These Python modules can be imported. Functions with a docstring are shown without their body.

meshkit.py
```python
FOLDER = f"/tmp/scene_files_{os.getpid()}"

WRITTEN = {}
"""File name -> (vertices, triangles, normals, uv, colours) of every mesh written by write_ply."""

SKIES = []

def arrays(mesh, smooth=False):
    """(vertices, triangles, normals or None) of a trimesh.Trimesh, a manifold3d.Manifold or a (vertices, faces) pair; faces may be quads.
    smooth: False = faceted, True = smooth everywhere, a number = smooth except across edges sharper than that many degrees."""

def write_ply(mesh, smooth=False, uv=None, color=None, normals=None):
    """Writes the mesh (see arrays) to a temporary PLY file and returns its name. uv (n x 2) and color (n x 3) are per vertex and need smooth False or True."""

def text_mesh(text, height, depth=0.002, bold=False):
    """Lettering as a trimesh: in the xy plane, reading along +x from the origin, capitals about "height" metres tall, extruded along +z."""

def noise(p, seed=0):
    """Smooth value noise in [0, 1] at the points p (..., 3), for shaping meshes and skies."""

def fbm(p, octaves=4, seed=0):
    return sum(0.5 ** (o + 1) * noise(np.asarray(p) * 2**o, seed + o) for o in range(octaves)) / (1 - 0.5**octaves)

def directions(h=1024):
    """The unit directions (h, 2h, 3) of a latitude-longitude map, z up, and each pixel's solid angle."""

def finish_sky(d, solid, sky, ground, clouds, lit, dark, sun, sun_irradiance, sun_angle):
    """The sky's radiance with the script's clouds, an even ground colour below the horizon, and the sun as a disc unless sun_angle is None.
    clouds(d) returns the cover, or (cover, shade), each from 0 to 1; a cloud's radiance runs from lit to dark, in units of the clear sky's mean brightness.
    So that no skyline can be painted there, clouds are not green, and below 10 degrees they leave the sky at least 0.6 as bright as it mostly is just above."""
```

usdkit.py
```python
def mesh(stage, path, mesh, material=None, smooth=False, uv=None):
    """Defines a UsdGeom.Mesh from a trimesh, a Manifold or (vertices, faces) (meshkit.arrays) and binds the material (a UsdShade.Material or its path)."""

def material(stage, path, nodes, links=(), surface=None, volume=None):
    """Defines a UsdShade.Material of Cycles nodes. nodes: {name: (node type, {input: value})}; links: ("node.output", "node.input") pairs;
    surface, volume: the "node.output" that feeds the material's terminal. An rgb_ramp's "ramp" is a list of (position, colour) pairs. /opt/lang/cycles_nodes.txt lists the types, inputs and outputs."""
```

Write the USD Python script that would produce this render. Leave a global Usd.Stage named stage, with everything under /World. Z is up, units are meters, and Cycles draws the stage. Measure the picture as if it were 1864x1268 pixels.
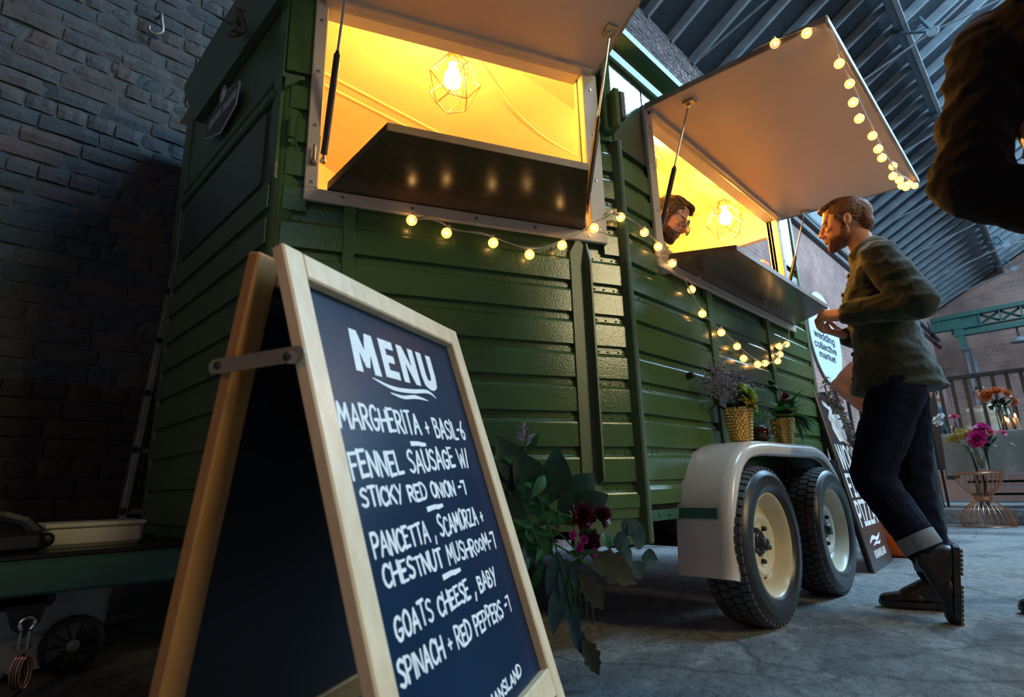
import math, random
import numpy as np, trimesh, usdkit, meshkit
import manifold3d as mf
from shapely.geometry import LineString, Polygon, Point
from shapely.ops import unary_union
from pxr import Usd, UsdGeom, UsdLux, Gf, Sdf, UsdShade

random.seed(11)
RNG = np.random.default_rng(7)
V = lambda *a: np.array(a, float)
stage = Usd.Stage.CreateInMemory()
UsdGeom.SetStageUpAxis(stage, 'Z'); UsdGeom.SetStageMetersPerUnit(stage, 1.0)
UsdGeom.Xform.Define(stage, '/World')

# ---------------------------------------------------------------- camera, sky, lights, exposure
EXPOSURE = 0.0
RT, UP, FW = None, None, None
def camera():
    pitch, roll, yaw = math.radians(13.9096), math.radians(-1.5544), math.radians(44.5864)
    c, s = math.cos(yaw), math.sin(yaw)
    fw = V(c*math.cos(pitch), s*math.cos(pitch), math.sin(pitch)); rt = V(s, -c, 0); up = np.cross(rt, fw)
    r2 = rt*math.cos(roll) + up*math.sin(roll); u2 = -rt*math.sin(roll) + up*math.cos(roll)
    cam = UsdGeom.Camera.Define(stage, '/World/camera')
    m = Gf.Matrix4d(*r2, 0, *u2, 0, *(-fw), 0, 0, 0, 0.54, 1)
    cam.AddTransformOp().Set(m)
    cam.CreateHorizontalApertureAttr(36.0); cam.CreateFocalLengthAttr(36.0*1017.25/1864)
    cam.CreateClippingRangeAttr(Gf.Vec2f(0.05, 200))
    cam.CreateFStopAttr(4.0); cam.CreateFocusDistanceAttr(2.3)
    cam.CreateExposureAttr(EXPOSURE)
camera()

def rect_light(name, origin, target, w, h, color, power):
    l = UsdLux.RectLight.Define(stage, '/World/' + name)
    o, t = np.array(origin, float), np.array(target, float)
    z = (o - t)/np.linalg.norm(o - t); x = np.cross(V(0, 1, 0) if abs(z[1]) < .9 else V(1, 0, 0), z); x /= np.linalg.norm(x); y = np.cross(z, x)
    l.AddTransformOp().Set(Gf.Matrix4d(*x, 0, *y, 0, *z, 0, *o, 1))
    l.CreateWidthAttr(w); l.CreateHeightAttr(h); l.CreateColorAttr(Gf.Vec3f(*color)); l.CreateIntensityAttr(power)
    return l
SKY = (0.40, 0.71, 1.0)
# unseen skylight in the far roof slope, placed to light trailer, floor and board
rect_light('skylight_glow', (15.0, -3.35, 9.62), (15.0, 0.0, 3.54), 23.0, 2.1, SKY, 28.0)
# unseen cool lights on the far side, for floor, customer and left wall
rect_light('doorway_glow', (14.0, -7.2, 2.6), (14.0, 0.0, 2.0), 8.0, 4.2, SKY, 3.2)
rect_light('high_window_glow', (-4.4, -7.2, 4.4), (0.0, 3.0, 1.6), 4.0, 2.6, SKY, 1.5)
# out of view, warm: lights the angled panel and the left edges of the board
rect_light('stall_glow', (2.9, -6.2, 3.9), (1.6, 1.2, 1.3), 2.4, 1.2, (1.0, .82, .45), 24.0)
rect_light('work_lamp_glow', (-1.25, .05, 1.5), (.3, .75, .62), .35, .35, (1.0, .36, .055), 8.0)

# ---------------------------------------------------------------- naming, objects, meshes
USED = {}
def numbered(path):
    n = USED.get(path, 0); USED[path] = n + 1
    return path if n == 0 else f'{path}_{n:03d}'
ORIGIN = {}
def data(prim, **kw):
    for k, v in kw.items():
        if v: prim.SetCustomDataByKey(k, v)
def thing(name, label, cat, loc=(0, 0, 0), group=None, kind=None, rotz=0.0):
    path = numbered('/World/' + name)
    x = UsdGeom.Xform.Define(stage, path); x.AddTranslateOp().Set(Gf.Vec3d(*map(float, loc)))
    if rotz: x.AddRotateZOp().Set(math.degrees(rotz))
    ORIGIN[path] = np.array(loc, float)
    data(x.GetPrim(), label=label, category=cat, group=group, kind=kind)
    return path
def copy_of(src, label, loc, rotz=0.0, group=None):
    p = stage.GetPrimAtPath(src); was = p.GetCustomData()
    path = numbered('/World/' + src.split('/')[2])
    x = UsdGeom.Xform.Define(stage, path)
    x.GetPrim().GetReferences().AddInternalReference(Sdf.Path(src)); x.GetPrim().SetInstanceable(True)
    x.ClearXformOpOrder(); x.AddTranslateOp().Set(Gf.Vec3d(*map(float, loc)))
    if rotz: x.AddRotateZOp().Set(math.degrees(rotz))
    data(x.GetPrim(), label=label, category=was['category'], group=group or was.get('group'))
    return path
def root_origin(path):
    return ORIGIN.get('/'.join(path.split('/')[:3]), V(0, 0, 0))
def part(name, mesh, mat, parent, label=None, kind=None, smooth=False, local=False, group=None):
    """mesh in world coordinates (or the thing's own when local) -> one Mesh prim below parent"""
    if isinstance(mesh, MB): mesh = mesh.mesh()
    v, f = tri(mesh)
    if not local: v = v - root_origin(parent)
    path = numbered(parent + '/' + name)
    pr = usdkit.mesh(stage, path, (v, f), mat, smooth=smooth).GetPrim()
    data(pr, label=label, kind=kind, group=group)
    return path
def solo(name, mesh, mat, label, cat, kind=None, smooth=False, group=None):
    if isinstance(mesh, MB): mesh = mesh.mesh()
    v, f = tri(mesh); path = numbered('/World/' + name)
    pr = usdkit.mesh(stage, path, (v, f), mat, smooth=smooth).GetPrim()
    data(pr, label=label, category=cat, kind=kind, group=group); ORIGIN[path] = V(0, 0, 0)
    return path
def struct(name, mesh, mat, label=None, smooth=False):
    return solo(name, mesh, mat, label, None, 'structure', smooth)
def tri(m):
    v, f, _ = meshkit.arrays(m); return np.asarray(v, float), np.asarray(f, int)

class MB:
    def __init__(s): s.v, s.f, s.n = [], [], 0
    def add(s, v, f):
        v = np.asarray(v, float); f = np.asarray(f, int)
        if f.ndim == 2 and f.shape[1] == 4: f = np.vstack([f[:, [0, 1, 2]], f[:, [0, 2, 3]]])
        s.v.append(v); s.f.append(f + s.n); s.n += len(v); return s
    def put(s, m): return s.add(*tri(m))
    def mesh(s): return (np.vstack(s.v), np.vstack(s.f))
    def box(s, lo, hi, frame=None):
        lo, hi = np.minimum(lo, hi).astype(float), np.maximum(lo, hi).astype(float)
        c = np.array([[x, y, z] for x in (lo[0], hi[0]) for y in (lo[1], hi[1]) for z in (lo[2], hi[2])])
        f = [[0, 1, 3, 2], [4, 6, 7, 5], [0, 4, 5, 1], [2, 3, 7, 6], [0, 2, 6, 4], [1, 5, 7, 3]]
        if frame is not None: c = frame(c)
        return s.add(c, np.array(f))
    def bevel(s, lo, hi, b=.004, frame=None):
        lo, hi = np.minimum(lo, hi).astype(float), np.maximum(lo, hi).astype(float)
        b = min(b, *((hi - lo)*.45))
        p = []
        for k in range(3):
            l, h = lo + b, hi - b; l[k], h[k] = lo[k], hi[k]
            p += [[x, y, z] for x in (l[0], h[0]) for y in (l[1], h[1]) for z in (l[2], h[2])]
        m = trimesh.convex.convex_hull(np.array(p)); v = np.array(m.vertices)
        return s.add(frame(v) if frame is not None else v, m.faces)
    def tube(s, path, r, n=8, cap=True):
        P = np.asarray(path, float); k = len(P); R = np.broadcast_to(np.asarray(r, float), (k,))
        T = np.gradient(P, axis=0); T /= np.maximum(np.linalg.norm(T, axis=1, keepdims=True), 1e-9)
        u = np.cross(T[0], V(0, 0, 1) if abs(T[0][2]) < .9 else V(1, 0, 0)); u /= np.linalg.norm(u)
        rings = []
        a = np.arange(n)/n*2*np.pi
        for i in range(k):
            u = u - T[i]*(u@T[i]); u /= np.linalg.norm(u); w = np.cross(T[i], u)
            rings.append(P[i] + R[i]*(np.cos(a)[:, None]*u + np.sin(a)[:, None]*w))
        v = np.vstack(rings); f = []
        for i in range(k - 1):
            for j in range(n): f.append([i*n + j, i*n + (j + 1) % n, (i + 1)*n + (j + 1) % n, (i + 1)*n + j])
        s.add(v, np.array(f))
        if cap:
            for i, o in ((0, -1), (k - 1, 1)):
                c = np.vstack([rings[i], P[i]]); g = [[j, (j + 1) % n, n][::o] for j in range(n)]; s.add(c, np.array(g))
        return s
    def lathe(s, prof, n=32, frame=None, a0=0, a1=2*np.pi):
        """prof: (radius, height) pairs about z"""
        p = np.asarray(prof, float); full = abs(a1 - a0 - 2*np.pi) < 1e-6
        a = np.linspace(a0, a1, n, endpoint=not full)
        v = np.stack([p[:, 0][None]*np.cos(a)[:, None], p[:, 0][None]*np.sin(a)[:, None], np.broadcast_to(p[:, 1], (len(a), len(p)))], -1).reshape(-1, 3)
        k = len(p); f = []
        for i in range(n if full else n - 1):
            j = (i + 1) % n
            for q in range(k - 1): f.append([i*k + q, j*k + q, j*k + q + 1, i*k + q + 1])
        return s.add(frame(v) if frame is not None else v, np.array(f))
    def ball(s, c, r, sub=2, scale=(1, 1, 1)):
        m = trimesh.creation.icosphere(sub, 1.0); return s.add(np.array(m.vertices)*np.array(scale)*r + np.array(c), m.faces)
    def prism(s, poly, d0, d1, frame):
        """2-D polygon (shapely or points) swept from d0 to d1; frame maps (x, y, d) to the world"""
        g = poly if hasattr(poly, 'geoms') or hasattr(poly, 'exterior') else Polygon(poly)
        for q in getattr(g, 'geoms', [g]):
            if q.area < 1e-9: continue
            m = trimesh.creation.extrude_polygon(q, abs(d1 - d0), engine='earcut')
            v = np.array(m.vertices); v[:, 2] += min(d0, d1); s.add(frame(v), m.faces)
        return s
    def quad(s, a, b, c, d): return s.add([a, b, c, d], [[0, 1, 2], [0, 2, 3]])

def axes(o, x, y, z):
    o, x, y, z = (np.array(q, float) for q in (o, x, y, z))
    return lambda p: o + np.asarray(p)[:, :1]*x + np.asarray(p)[:, 1:2]*y + np.asarray(p)[:, 2:3]*z
def toward(o, d):
    """frame at o with local z along d"""
    d = np.array(d, float)/np.linalg.norm(d); x = np.cross(V(0, 0, 1) if abs(d[2]) < .95 else V(1, 0, 0), d); x /= np.linalg.norm(x)
    return axes(o, x, np.cross(d, x), d)
def smooth_path(pts, n=40):
    from scipy.interpolate import CubicSpline
    P = np.asarray(pts, float); t = np.r_[0, np.cumsum(np.linalg.norm(np.diff(P, axis=0), axis=1))]
    return CubicSpline(t, P)(np.linspace(0, t[-1], n))

# ---------------------------------------------------------------- materials
def lin(h):
    c = np.array([int(h[i:i+2], 16)/255 for i in (0, 2, 4)]); return np.where(c < .04045, c/12.92, ((c + .055)/1.055)**2.4)
def mat(name, color, rough=.5, metal=0.0, var=None, vscale=6.0, bump=None, coat=0.0, detail=4.0, rnd=None, stretch=None, spec=.5, rough_var=None, sheen=0.0):
    """principled paint; var: second colour mixed by noise; bump: (scale, strength, distance); rnd: brightness spread per object"""
    color = lin(color) if isinstance(color, str) else color
    n = {'p': ('principled_bsdf', dict(base_color=color, roughness=rough, metallic=metal, coat_weight=coat, specular_ior_level=spec, sheen_weight=sheen)), 'g': ('texture_coordinate', {})}
    links = []; src = 'g.object'
    if stretch is not None:
        n['map'] = ('mapping', dict(scale=stretch)); links.append((src, 'map.vector')); src = 'map.vector'
    out = None
    if var is not None:
        var = lin(var) if isinstance(var, str) else var
        n['n'] = ('noise_texture', dict(scale=vscale, detail=detail, roughness=.6)); links.append((src, 'n.vector'))
        n['r'] = ('rgb_ramp', dict(ramp=[(.32, color), (.68, var)])); links.append(('n.fac', 'r.fac')); out = 'r.color'
    if rnd:
        n['oi'] = ('object_info', {}); n['mr'] = ('map_range', dict(from_min=0.0, from_max=1.0, to_min=1 - rnd, to_max=1 + rnd)); links.append(('oi.random', 'mr.value'))
        n['hs'] = ('hsv', dict(color=color)); links.append(('mr.result', 'hs.value'))
        if out: links.append((out, 'hs.color'))
        out = 'hs.color'
    if out: links.append((out, 'p.base_color'))
    if rough_var:
        n['rn'] = ('noise_texture', dict(scale=vscale*.7, detail=3.0)); links.append((src, 'rn.vector'))
        n['rm'] = ('map_range', dict(from_min=.3, from_max=.7, to_min=rough, to_max=rough_var)); links += [('rn.fac', 'rm.value'), ('rm.result', 'p.roughness')]
    if bump:
        n['bn'] = ('noise_texture', dict(scale=bump[0], detail=3.0, roughness=.55)); links.append((src, 'bn.vector'))
        n['b'] = ('bump', dict(strength=bump[1], distance=bump[2])); links += [('bn.fac', 'b.height'), ('b.normal', 'p.normal')]
    return usdkit.material(stage, '/World/Looks/' + name, n, links, 'p.BSDF')
def emit(name, color, strength):
    return usdkit.material(stage, '/World/Looks/' + name, {'e': ('emission', dict(color=color, strength=strength))}, [], 'e.emission')
def leafmat(name, color, var, trans=.35, rough=.45):
    c, v2 = lin(color), lin(var)
    n = {'g': ('texture_coordinate', {}), 'n': ('noise_texture', dict(scale=30.0, detail=3.0)), 'r': ('rgb_ramp', dict(ramp=[(.3, c), (.7, v2)])),
         'p': ('principled_bsdf', dict(roughness=rough)), 't': ('translucent_bsdf', {}), 'm': ('mix_closure', dict(fac=trans))}
    return usdkit.material(stage, '/World/Looks/' + name, n, [('g.object', 'n.vector'), ('n.fac', 'r.fac'), ('r.color', 'p.base_color'), ('r.color', 't.color'), ('p.BSDF', 'm.closure1'), ('t.BSDF', 'm.closure2')], 'm.closure')
def glassy(name, color=(1, 1, 1), fac=.12, rough=.05):
    n = {'t': ('transparent_bsdf', dict(color=color)), 'g': ('glossy_bsdf', dict(roughness=rough)), 'f': ('fresnel', dict(IOR=1.45)), 'm': ('mix_closure', {})}
    return usdkit.material(stage, '/World/Looks/' + name, n, [('f.fac', 'm.fac'), ('t.BSDF', 'm.closure1'), ('g.BSDF', 'm.closure2')], 'm.closure')

WARM = (1.0, 0.43, 0.055)
M = {}
def mk():
    g1, g2 = (.068, .130, .050), (.055, .105, .042)
    M['green'] = mat('green_paint', g1, .09, var=g2, vscale=3.0, bump=(170.0, .26, .0020), rough_var=.18, spec=.40)
    M['green_dull'] = mat('green_paint_dull', (.074, .125, .062), .38, var=(.060, .10, .05), vscale=5.0, bump=(60.0, .15, .003))
    M['green_beam'] = mat('drawbar_paint', (.035, .115, .085), .5, var=(.03, .09, .07), vscale=8.0, bump=(50.0, .2, .003))
    M['cream'] = mat('cream_enamel', (.58, .54, .50), .22, var=(.52, .485, .45), vscale=4.0, bump=(40.0, .06, .002))
    M['rimcream'] = mat('rim_enamel', (.72, .64, .46), .28, var=(.62, .53, .36), vscale=9.0)
    M['frame'] = mat('window_frame_paint', (.52, .46, .40), .45, var=(.46, .41, .36), vscale=8.0)
    M['liner'] = mat('white_liner', (.80, .74, .60), .22, var=(.76, .69, .55), vscale=2.5, bump=(30.0, .10, .004), rough_var=.4)
    M['flapunder'] = mat('flap_lining', (.64, .50, .38), .36, var=(.60, .46, .35), vscale=3.0)
    M['walnut'] = mat('dark_shelf_wood', (.135, .075, .034), .22, var=(.070, .038, .017), vscale=9.0, stretch=(2.0, 14.0, 14.0))
    M['shelfedge_lit'] = mat('lit_shelf_edge', (.34, .21, .10), .4, var=(.25, .15, .075), vscale=12.0)
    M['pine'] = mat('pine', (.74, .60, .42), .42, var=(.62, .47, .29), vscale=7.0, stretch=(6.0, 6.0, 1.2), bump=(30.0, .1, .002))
    M['pinedark'] = mat('pine_dark', (.40, .20, .060), .5, var=(.32, .15, .045), vscale=7.0, stretch=(6.0, 6.0, 1.0), bump=(30.0, .1, .002))  # darker, more orange pine for the rear leaf and table top
    M['board'] = mat('chalkboard', (.0012, .013, .040), .28, var=(.003, .020, .054), vscale=3.0, rough_var=.38, spec=.22)
    M['boardback'] = mat('chalkboard_back', (.006, .007, .014), .55)
    M['chalk'] = mat('chalk_paint', (.80, .82, .84), .7, var=(.70, .72, .75), vscale=90.0)
    M['steel'] = mat('bright_steel', (.55, .54, .52), .25, 1.0, var=(.42, .41, .40), vscale=20.0)
    M['alu'] = mat('dull_aluminium', (.40, .38, .34), .5, .8, var=(.25, .22, .18), vscale=9.0)
    M['black'] = mat('black_paint', (.010, .010, .012), .4)
    M['strutblack'] = mat('strut_black', (.016, .013, .012), .3)
    M['rubber'] = mat('tyre_rubber', (.011, .012, .014), .36, var=(.016, .018, .020), vscale=14.0, bump=(90.0, .1, .002))
    M['treadrub'] = mat('tread_rubber', (.062, .060, .060), .7, var=(.045, .044, .046), vscale=30.0)
    M['copper'] = mat('copper_wire', (.50, .22, .12), .35, 1.0)
    M['gold'] = mat('gold_bucket', (1.0, .72, .27), .30, 1.0, var=(.85, .55, .17), vscale=30.0)
    M['bulb'] = emit('bulb_glow', WARM, 900.0)
    M['socket'] = mat('lamp_socket', (.75, .62, .40), .4)
    M['fairy'] = emit('festoon_glow', (1.0, .64, .28), 42.0)
    M['wire'] = mat('festoon_wire', (.45, .42, .36), .4)
    M['rope'] = mat('rope', (.10, .10, .07), .9)
    M['red'] = mat('red_lens', (.055, .004, .006), .10, coat=.6)
    M['orange'] = mat('orange_plastic', (.75, .11, .006), .22, var=(.62, .07, .004), vscale=12.0)
    M['orangebox'] = mat('orange_card', (.85, .26, .02), .5)
    M['whiteplastic'] = mat('grey_white_plastic', (.42, .43, .42), .5, var=(.34, .35, .35), vscale=7.0)
    M['boxwhite'] = mat('cream_plastic', (.50, .49, .38), .5)
    M['darkboard'] = mat('stained_dark_board', (.022, .016, .016), .35, var=(.032, .024, .022), vscale=10.0)
    M['signwhite'] = mat('white_sign', (.62, .65, .66), .5)
    M['ink'] = mat('black_ink', (.012, .012, .014), .6)
    M['iron'] = mat('black_railing', (.010, .014, .018), .4)
    M['girder'] = mat('green_girder', (.016, .075, .056), .5, var=(.012, .055, .042), vscale=6.0)
    M['steelblue'] = mat('roof_iron', (.040, .075, .090), .5, var=(.030, .055, .07), vscale=3.0)
    M['cloth'] = mat('table_linen', (.15, .16, .145), .85, var=(.12, .13, .12), vscale=12.0, bump=(25.0, .2, .01))
    M['wick'] = mat('candle_wax', (.80, .60, .40), .5)
    M['flame'] = emit('candle_flame', (1.0, .42, .10), 30.0)
    M['glass'] = glassy('clear_glass')
    M['navyglass'] = glassy('blue_tint_glass', (.55, .68, .85))
    M['ballglass'] = usdkit.material(stage, '/World/Looks/festoon_ball', {'t': ('transparent_bsdf', dict(color=(1, .86, .6))), 'd': ('principled_bsdf', dict(base_color=(.75, .52, .26), roughness=.25)), 'e': ('emission', dict(color=(1, .60, .26), strength=1.15)), 'a': ('add_closure', {}), 'm': ('mix_closure', dict(fac=.55))},
        [('d.BSDF', 'a.closure1'), ('e.emission', 'a.closure2'), ('t.BSDF', 'm.closure1'), ('a.closure', 'm.closure2')], 'm.closure')
    M['peg'] = mat('clothes_peg_wood', (.55, .33, .13), .6)
    # building
    M['mortar'] = mat('mortar', (.078, .092, .10), .9, var=(.046, .057, .063), vscale=9.0, bump=(60.0, .5, .006))
    for k, (a, b) in enumerate([((00.078, 00.059, 00.061), (00.053, 00.045, 00.049)), ((00.061, 00.058, 00.063), (00.044, 00.044, 00.050)), ((00.091, 00.061, 00.056), (00.066, 00.049, 00.048)), ((00.032, 00.043, 00.053), (00.044, 00.050, 00.056)), ((00.069, 00.068, 00.071), (00.053, 00.053, 00.058))]):
        M[f'brick{k}'] = mat(f'old_brick_{k}', a, .85, var=b, vscale=11.0, bump=(38.0, .55, .010))
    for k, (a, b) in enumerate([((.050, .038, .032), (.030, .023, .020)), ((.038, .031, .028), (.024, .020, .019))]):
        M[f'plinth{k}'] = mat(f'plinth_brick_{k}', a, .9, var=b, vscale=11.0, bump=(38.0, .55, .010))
    M['render'] = mat('limewash', (.48, .46, .44), .9, var=(.36, .32, .30), vscale=2.0)
    M['stone'] = mat('stone_ledge', (.16, .17, .18), .85, var=(.11, .115, .12), vscale=5.0, bump=(20.0, .4, .01))
    c1, c2, mo = (.36, .165, .125), (.27, .13, .105), (.34, .28, .26)
    M['brickwall'] = usdkit.material(stage, '/World/Looks/far_brickwork', {
        'g': ('geometry', {}), 's': ('separate_xyz', {}), 'c': ('combine_xyz', {}), 'b': ('brick_texture', dict(color1=c1, color2=c2, mortar=mo, scale=1.0, mortar_size=.008, brick_width=.245, row_height=.09, offset=.5, bias=-.2)),
        'n': ('noise_texture', dict(scale=1.3, detail=6.0)), 'r': ('rgb_ramp', dict(ramp=[(.3, (.55, .55, .58)), (.7, (1.25, 1.2, 1.15))])), 'mx': ('mix_color', dict(blend_type='multiply', fac=1.0)),
        'p': ('principled_bsdf', dict(roughness=.85)), 'bp': ('bump', dict(strength=.6, distance=.01, invert=True))},
        [('g.position', 's.vector'), ('s.x', 'c.x'), ('s.z', 'c.y'), ('c.vector', 'b.vector'), ('g.position', 'n.vector'), ('n.fac', 'r.fac'), ('b.color', 'mx.a'), ('r.color', 'mx.b'), ('mx.result', 'p.base_color'), ('b.fac', 'bp.height'), ('bp.normal', 'p.normal')], 'p.BSDF')
    M['brickwall_end'] = usdkit.material(stage, '/World/Looks/end_brickwork', {
        'g': ('geometry', {}), 's': ('separate_xyz', {}), 'c': ('combine_xyz', {}), 'b': ('brick_texture', dict(color1=(.40, .21, .16), color2=(.30, .165, .135), mortar=(.34, .25, .22), scale=1.0, mortar_size=.012, brick_width=.5, row_height=.18, offset=.5)),
        'n': ('noise_texture', dict(scale=.5, detail=6.0)), 'r': ('rgb_ramp', dict(ramp=[(.3, (.6, .6, .6)), (.7, (1.3, 1.25, 1.2))])), 'mx': ('mix_color', dict(blend_type='multiply', fac=1.0)), 'p': ('principled_bsdf', dict(roughness=.9))},
        [('g.position', 's.vector'), ('s.y', 'c.x'), ('s.z', 'c.y'), ('c.vector', 'b.vector'), ('g.position', 'n.vector'), ('n.fac', 'r.fac'), ('b.color', 'mx.a'), ('r.color', 'mx.b'), ('mx.result', 'p.base_color')], 'p.BSDF')
    # concrete floor: pale screed patches over grey, cracks
    M['concrete'] = usdkit.material(stage, '/World/Looks/concrete_floor', {
        'g': ('geometry', {}), 'n': ('noise_texture', dict(scale=1.1, detail=7.0, roughness=.62, distortion=.6)), 'r': ('rgb_ramp', dict(ramp=[(.40, (.115, .122, .126)), (.475, (.17, .178, .182)), (.495, (.255, .265, .265)), (.66, (.32, .325, .315))])),
        'n2': ('noise_texture', dict(scale=24.0, detail=6.0, roughness=.7)), 'r2': ('rgb_ramp', dict(ramp=[(.32, (.45, .45, .47)), (.50, (.95, .95, .95)), (.75, (1.12, 1.12, 1.10))])),
        'v': ('voronoi_texture', dict(feature='distance_to_edge', scale=.9, randomness=1.0)), 'nv': ('noise_texture', dict(scale=3.0, detail=4.0)), 'mv': ('mix_vector', dict(fac=.22)),
        'vr': ('rgb_ramp', dict(ramp=[(0.0, (.35, .35, .35)), (.012, (1, 1, 1))])),
        'm1': ('mix_color', dict(blend_type='multiply', fac=1.0)), 'm2': ('mix_color', dict(blend_type='multiply', fac=.8)), 'p': ('principled_bsdf', dict(roughness=.62)),
        'bn': ('noise_texture', dict(scale=14.0, detail=8.0, roughness=.70)), 'bp': ('bump', dict(strength=1.0, distance=.035))},
        [('g.position', 'n.vector'), ('n.fac', 'r.fac'), ('g.position', 'n2.vector'), ('n2.fac', 'r2.fac'), ('g.position', 'nv.vector'), ('g.position', 'mv.a'), ('nv.color', 'mv.b'), ('mv.result', 'v.vector'), ('v.distance', 'vr.fac'),
         ('r.color', 'm1.a'), ('r2.color', 'm1.b'), ('m1.result', 'm2.a'), ('vr.color', 'm2.b'), ('m2.result', 'p.base_color'), ('g.position', 'bn.vector'), ('bn.fac', 'bp.height'), ('bp.normal', 'p.normal')], 'p.BSDF')
    M['boards'] = mat('roof_boards', (.017, .022, .030), .75, var=(.010, .013, .019), vscale=2.0, stretch=(1.0, 6.0, 6.0))
    M['rafter'] = mat('rafter_wood', (.22, .24, .26), .6, var=(.15, .16, .175), vscale=4.0)
    # skin, hair, cloth
    for nm, c, v in (('skin', (.58, .30, .20), (.52, .25, .16)),):
        M[nm] = usdkit.material(stage, '/World/Looks/skin', {'g': ('texture_coordinate', {}), 'n': ('noise_texture', dict(scale=30.0, detail=3.0)), 'r': ('rgb_ramp', dict(ramp=[(.3, c), (.7, v)])), 'p': ('principled_bsdf', dict(roughness=.45, subsurface_weight=.12, subsurface_radius=(1, .3, .15), subsurface_scale=.01))},
            [('g.object', 'n.vector'), ('n.fac', 'r.fac'), ('r.color', 'p.base_color')], 'p.BSDF')
    M['eyewhite'] = mat('eye_white', (.42, .36, .32), .25)
    M['hairginger'] = mat('auburn_hair', (.16, .060, .022), .5, var=(.085, .032, .014), vscale=80.0, bump=(130.0, .8, .006))
    M['hairdark'] = mat('dark_brown_hair', (.060, .030, .014), .5, var=(.030, .016, .009), vscale=80.0, bump=(130.0, .8, .006))
    M['beardginger'] = mat('auburn_beard', (.20, .075, .030), .6, var=(.13, .045, .018), vscale=110.0, bump=(150.0, .8, .004))
    M['hairblack'] = mat('black_hair', (.012, .010, .010), .5)
    M['greenwool'] = mat('green_wool', (.020, .027, .015), .95, var=(.014, .020, .012), vscale=60.0, bump=(220.0, .5, .004), sheen=.30, spec=.15)
    M['denim'] = mat('dark_denim', (.0016, .0033, .013), .85, var=(.0022, .0048, .019), vscale=14.0, bump=(160.0, .3, .003), spec=.15)
    M['cuff'] = mat('turned_up_denim', (.16, .18, .21), .85, var=(.12, .135, .17), vscale=40.0)
    M['sock'] = mat('grey_sock', (.08, .10, .13), .9)
    M['leather'] = mat('brown_leather', (.011, .006, .006), .42, var=(.008, .005, .005), vscale=20.0)
    M['sole'] = mat('shoe_sole', (.11, .095, .065), .8)
    M['browncoat'] = mat('dark_brown_corduroy', (.0085, .0050, .0036), .9, var=(.006, .004, .003), vscale=10.0, bump=(60.0, .3, .004), sheen=.10, spec=.1)
    M['blackcoat'] = mat('black_coat', (.006, .006, .007), .8)
    M['terra'] = mat('terracotta_coat', (.36, .13, .075), .85)
    M['bluecoat'] = mat('blue_jacket', (.012, .050, .085), .75)
    M['creamknit'] = mat('cream_jumper', (.55, .44, .32), .85)
    M['shirt'] = mat('sand_shirt', (.45, .33, .18), .8)
    M['mustard'] = usdkit.material(stage, '/World/Looks/striped_trousers', {'g': ('texture_coordinate', {}), 'n': ('noise_texture', dict(scale=4.0, detail=2.0)), 'mv': ('mix_vector', dict(fac=.015)), 'w': ('wave_texture', dict(wave_type='bands', bands_direction='y', scale=9.0, distortion=0.3)), 'r': ('rgb_ramp', dict(ramp=[(.80, (.18, .085, .018)), (.92, (.52, .25, .06))])), 'p': ('principled_bsdf', dict(roughness=.8))},
        [('g.object', 'n.vector'), ('g.object', 'mv.a'), ('n.color', 'mv.b'), ('mv.result', 'w.vector'), ('w.fac', 'r.fac'), ('r.color', 'p.base_color')], 'p.BSDF')
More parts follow.
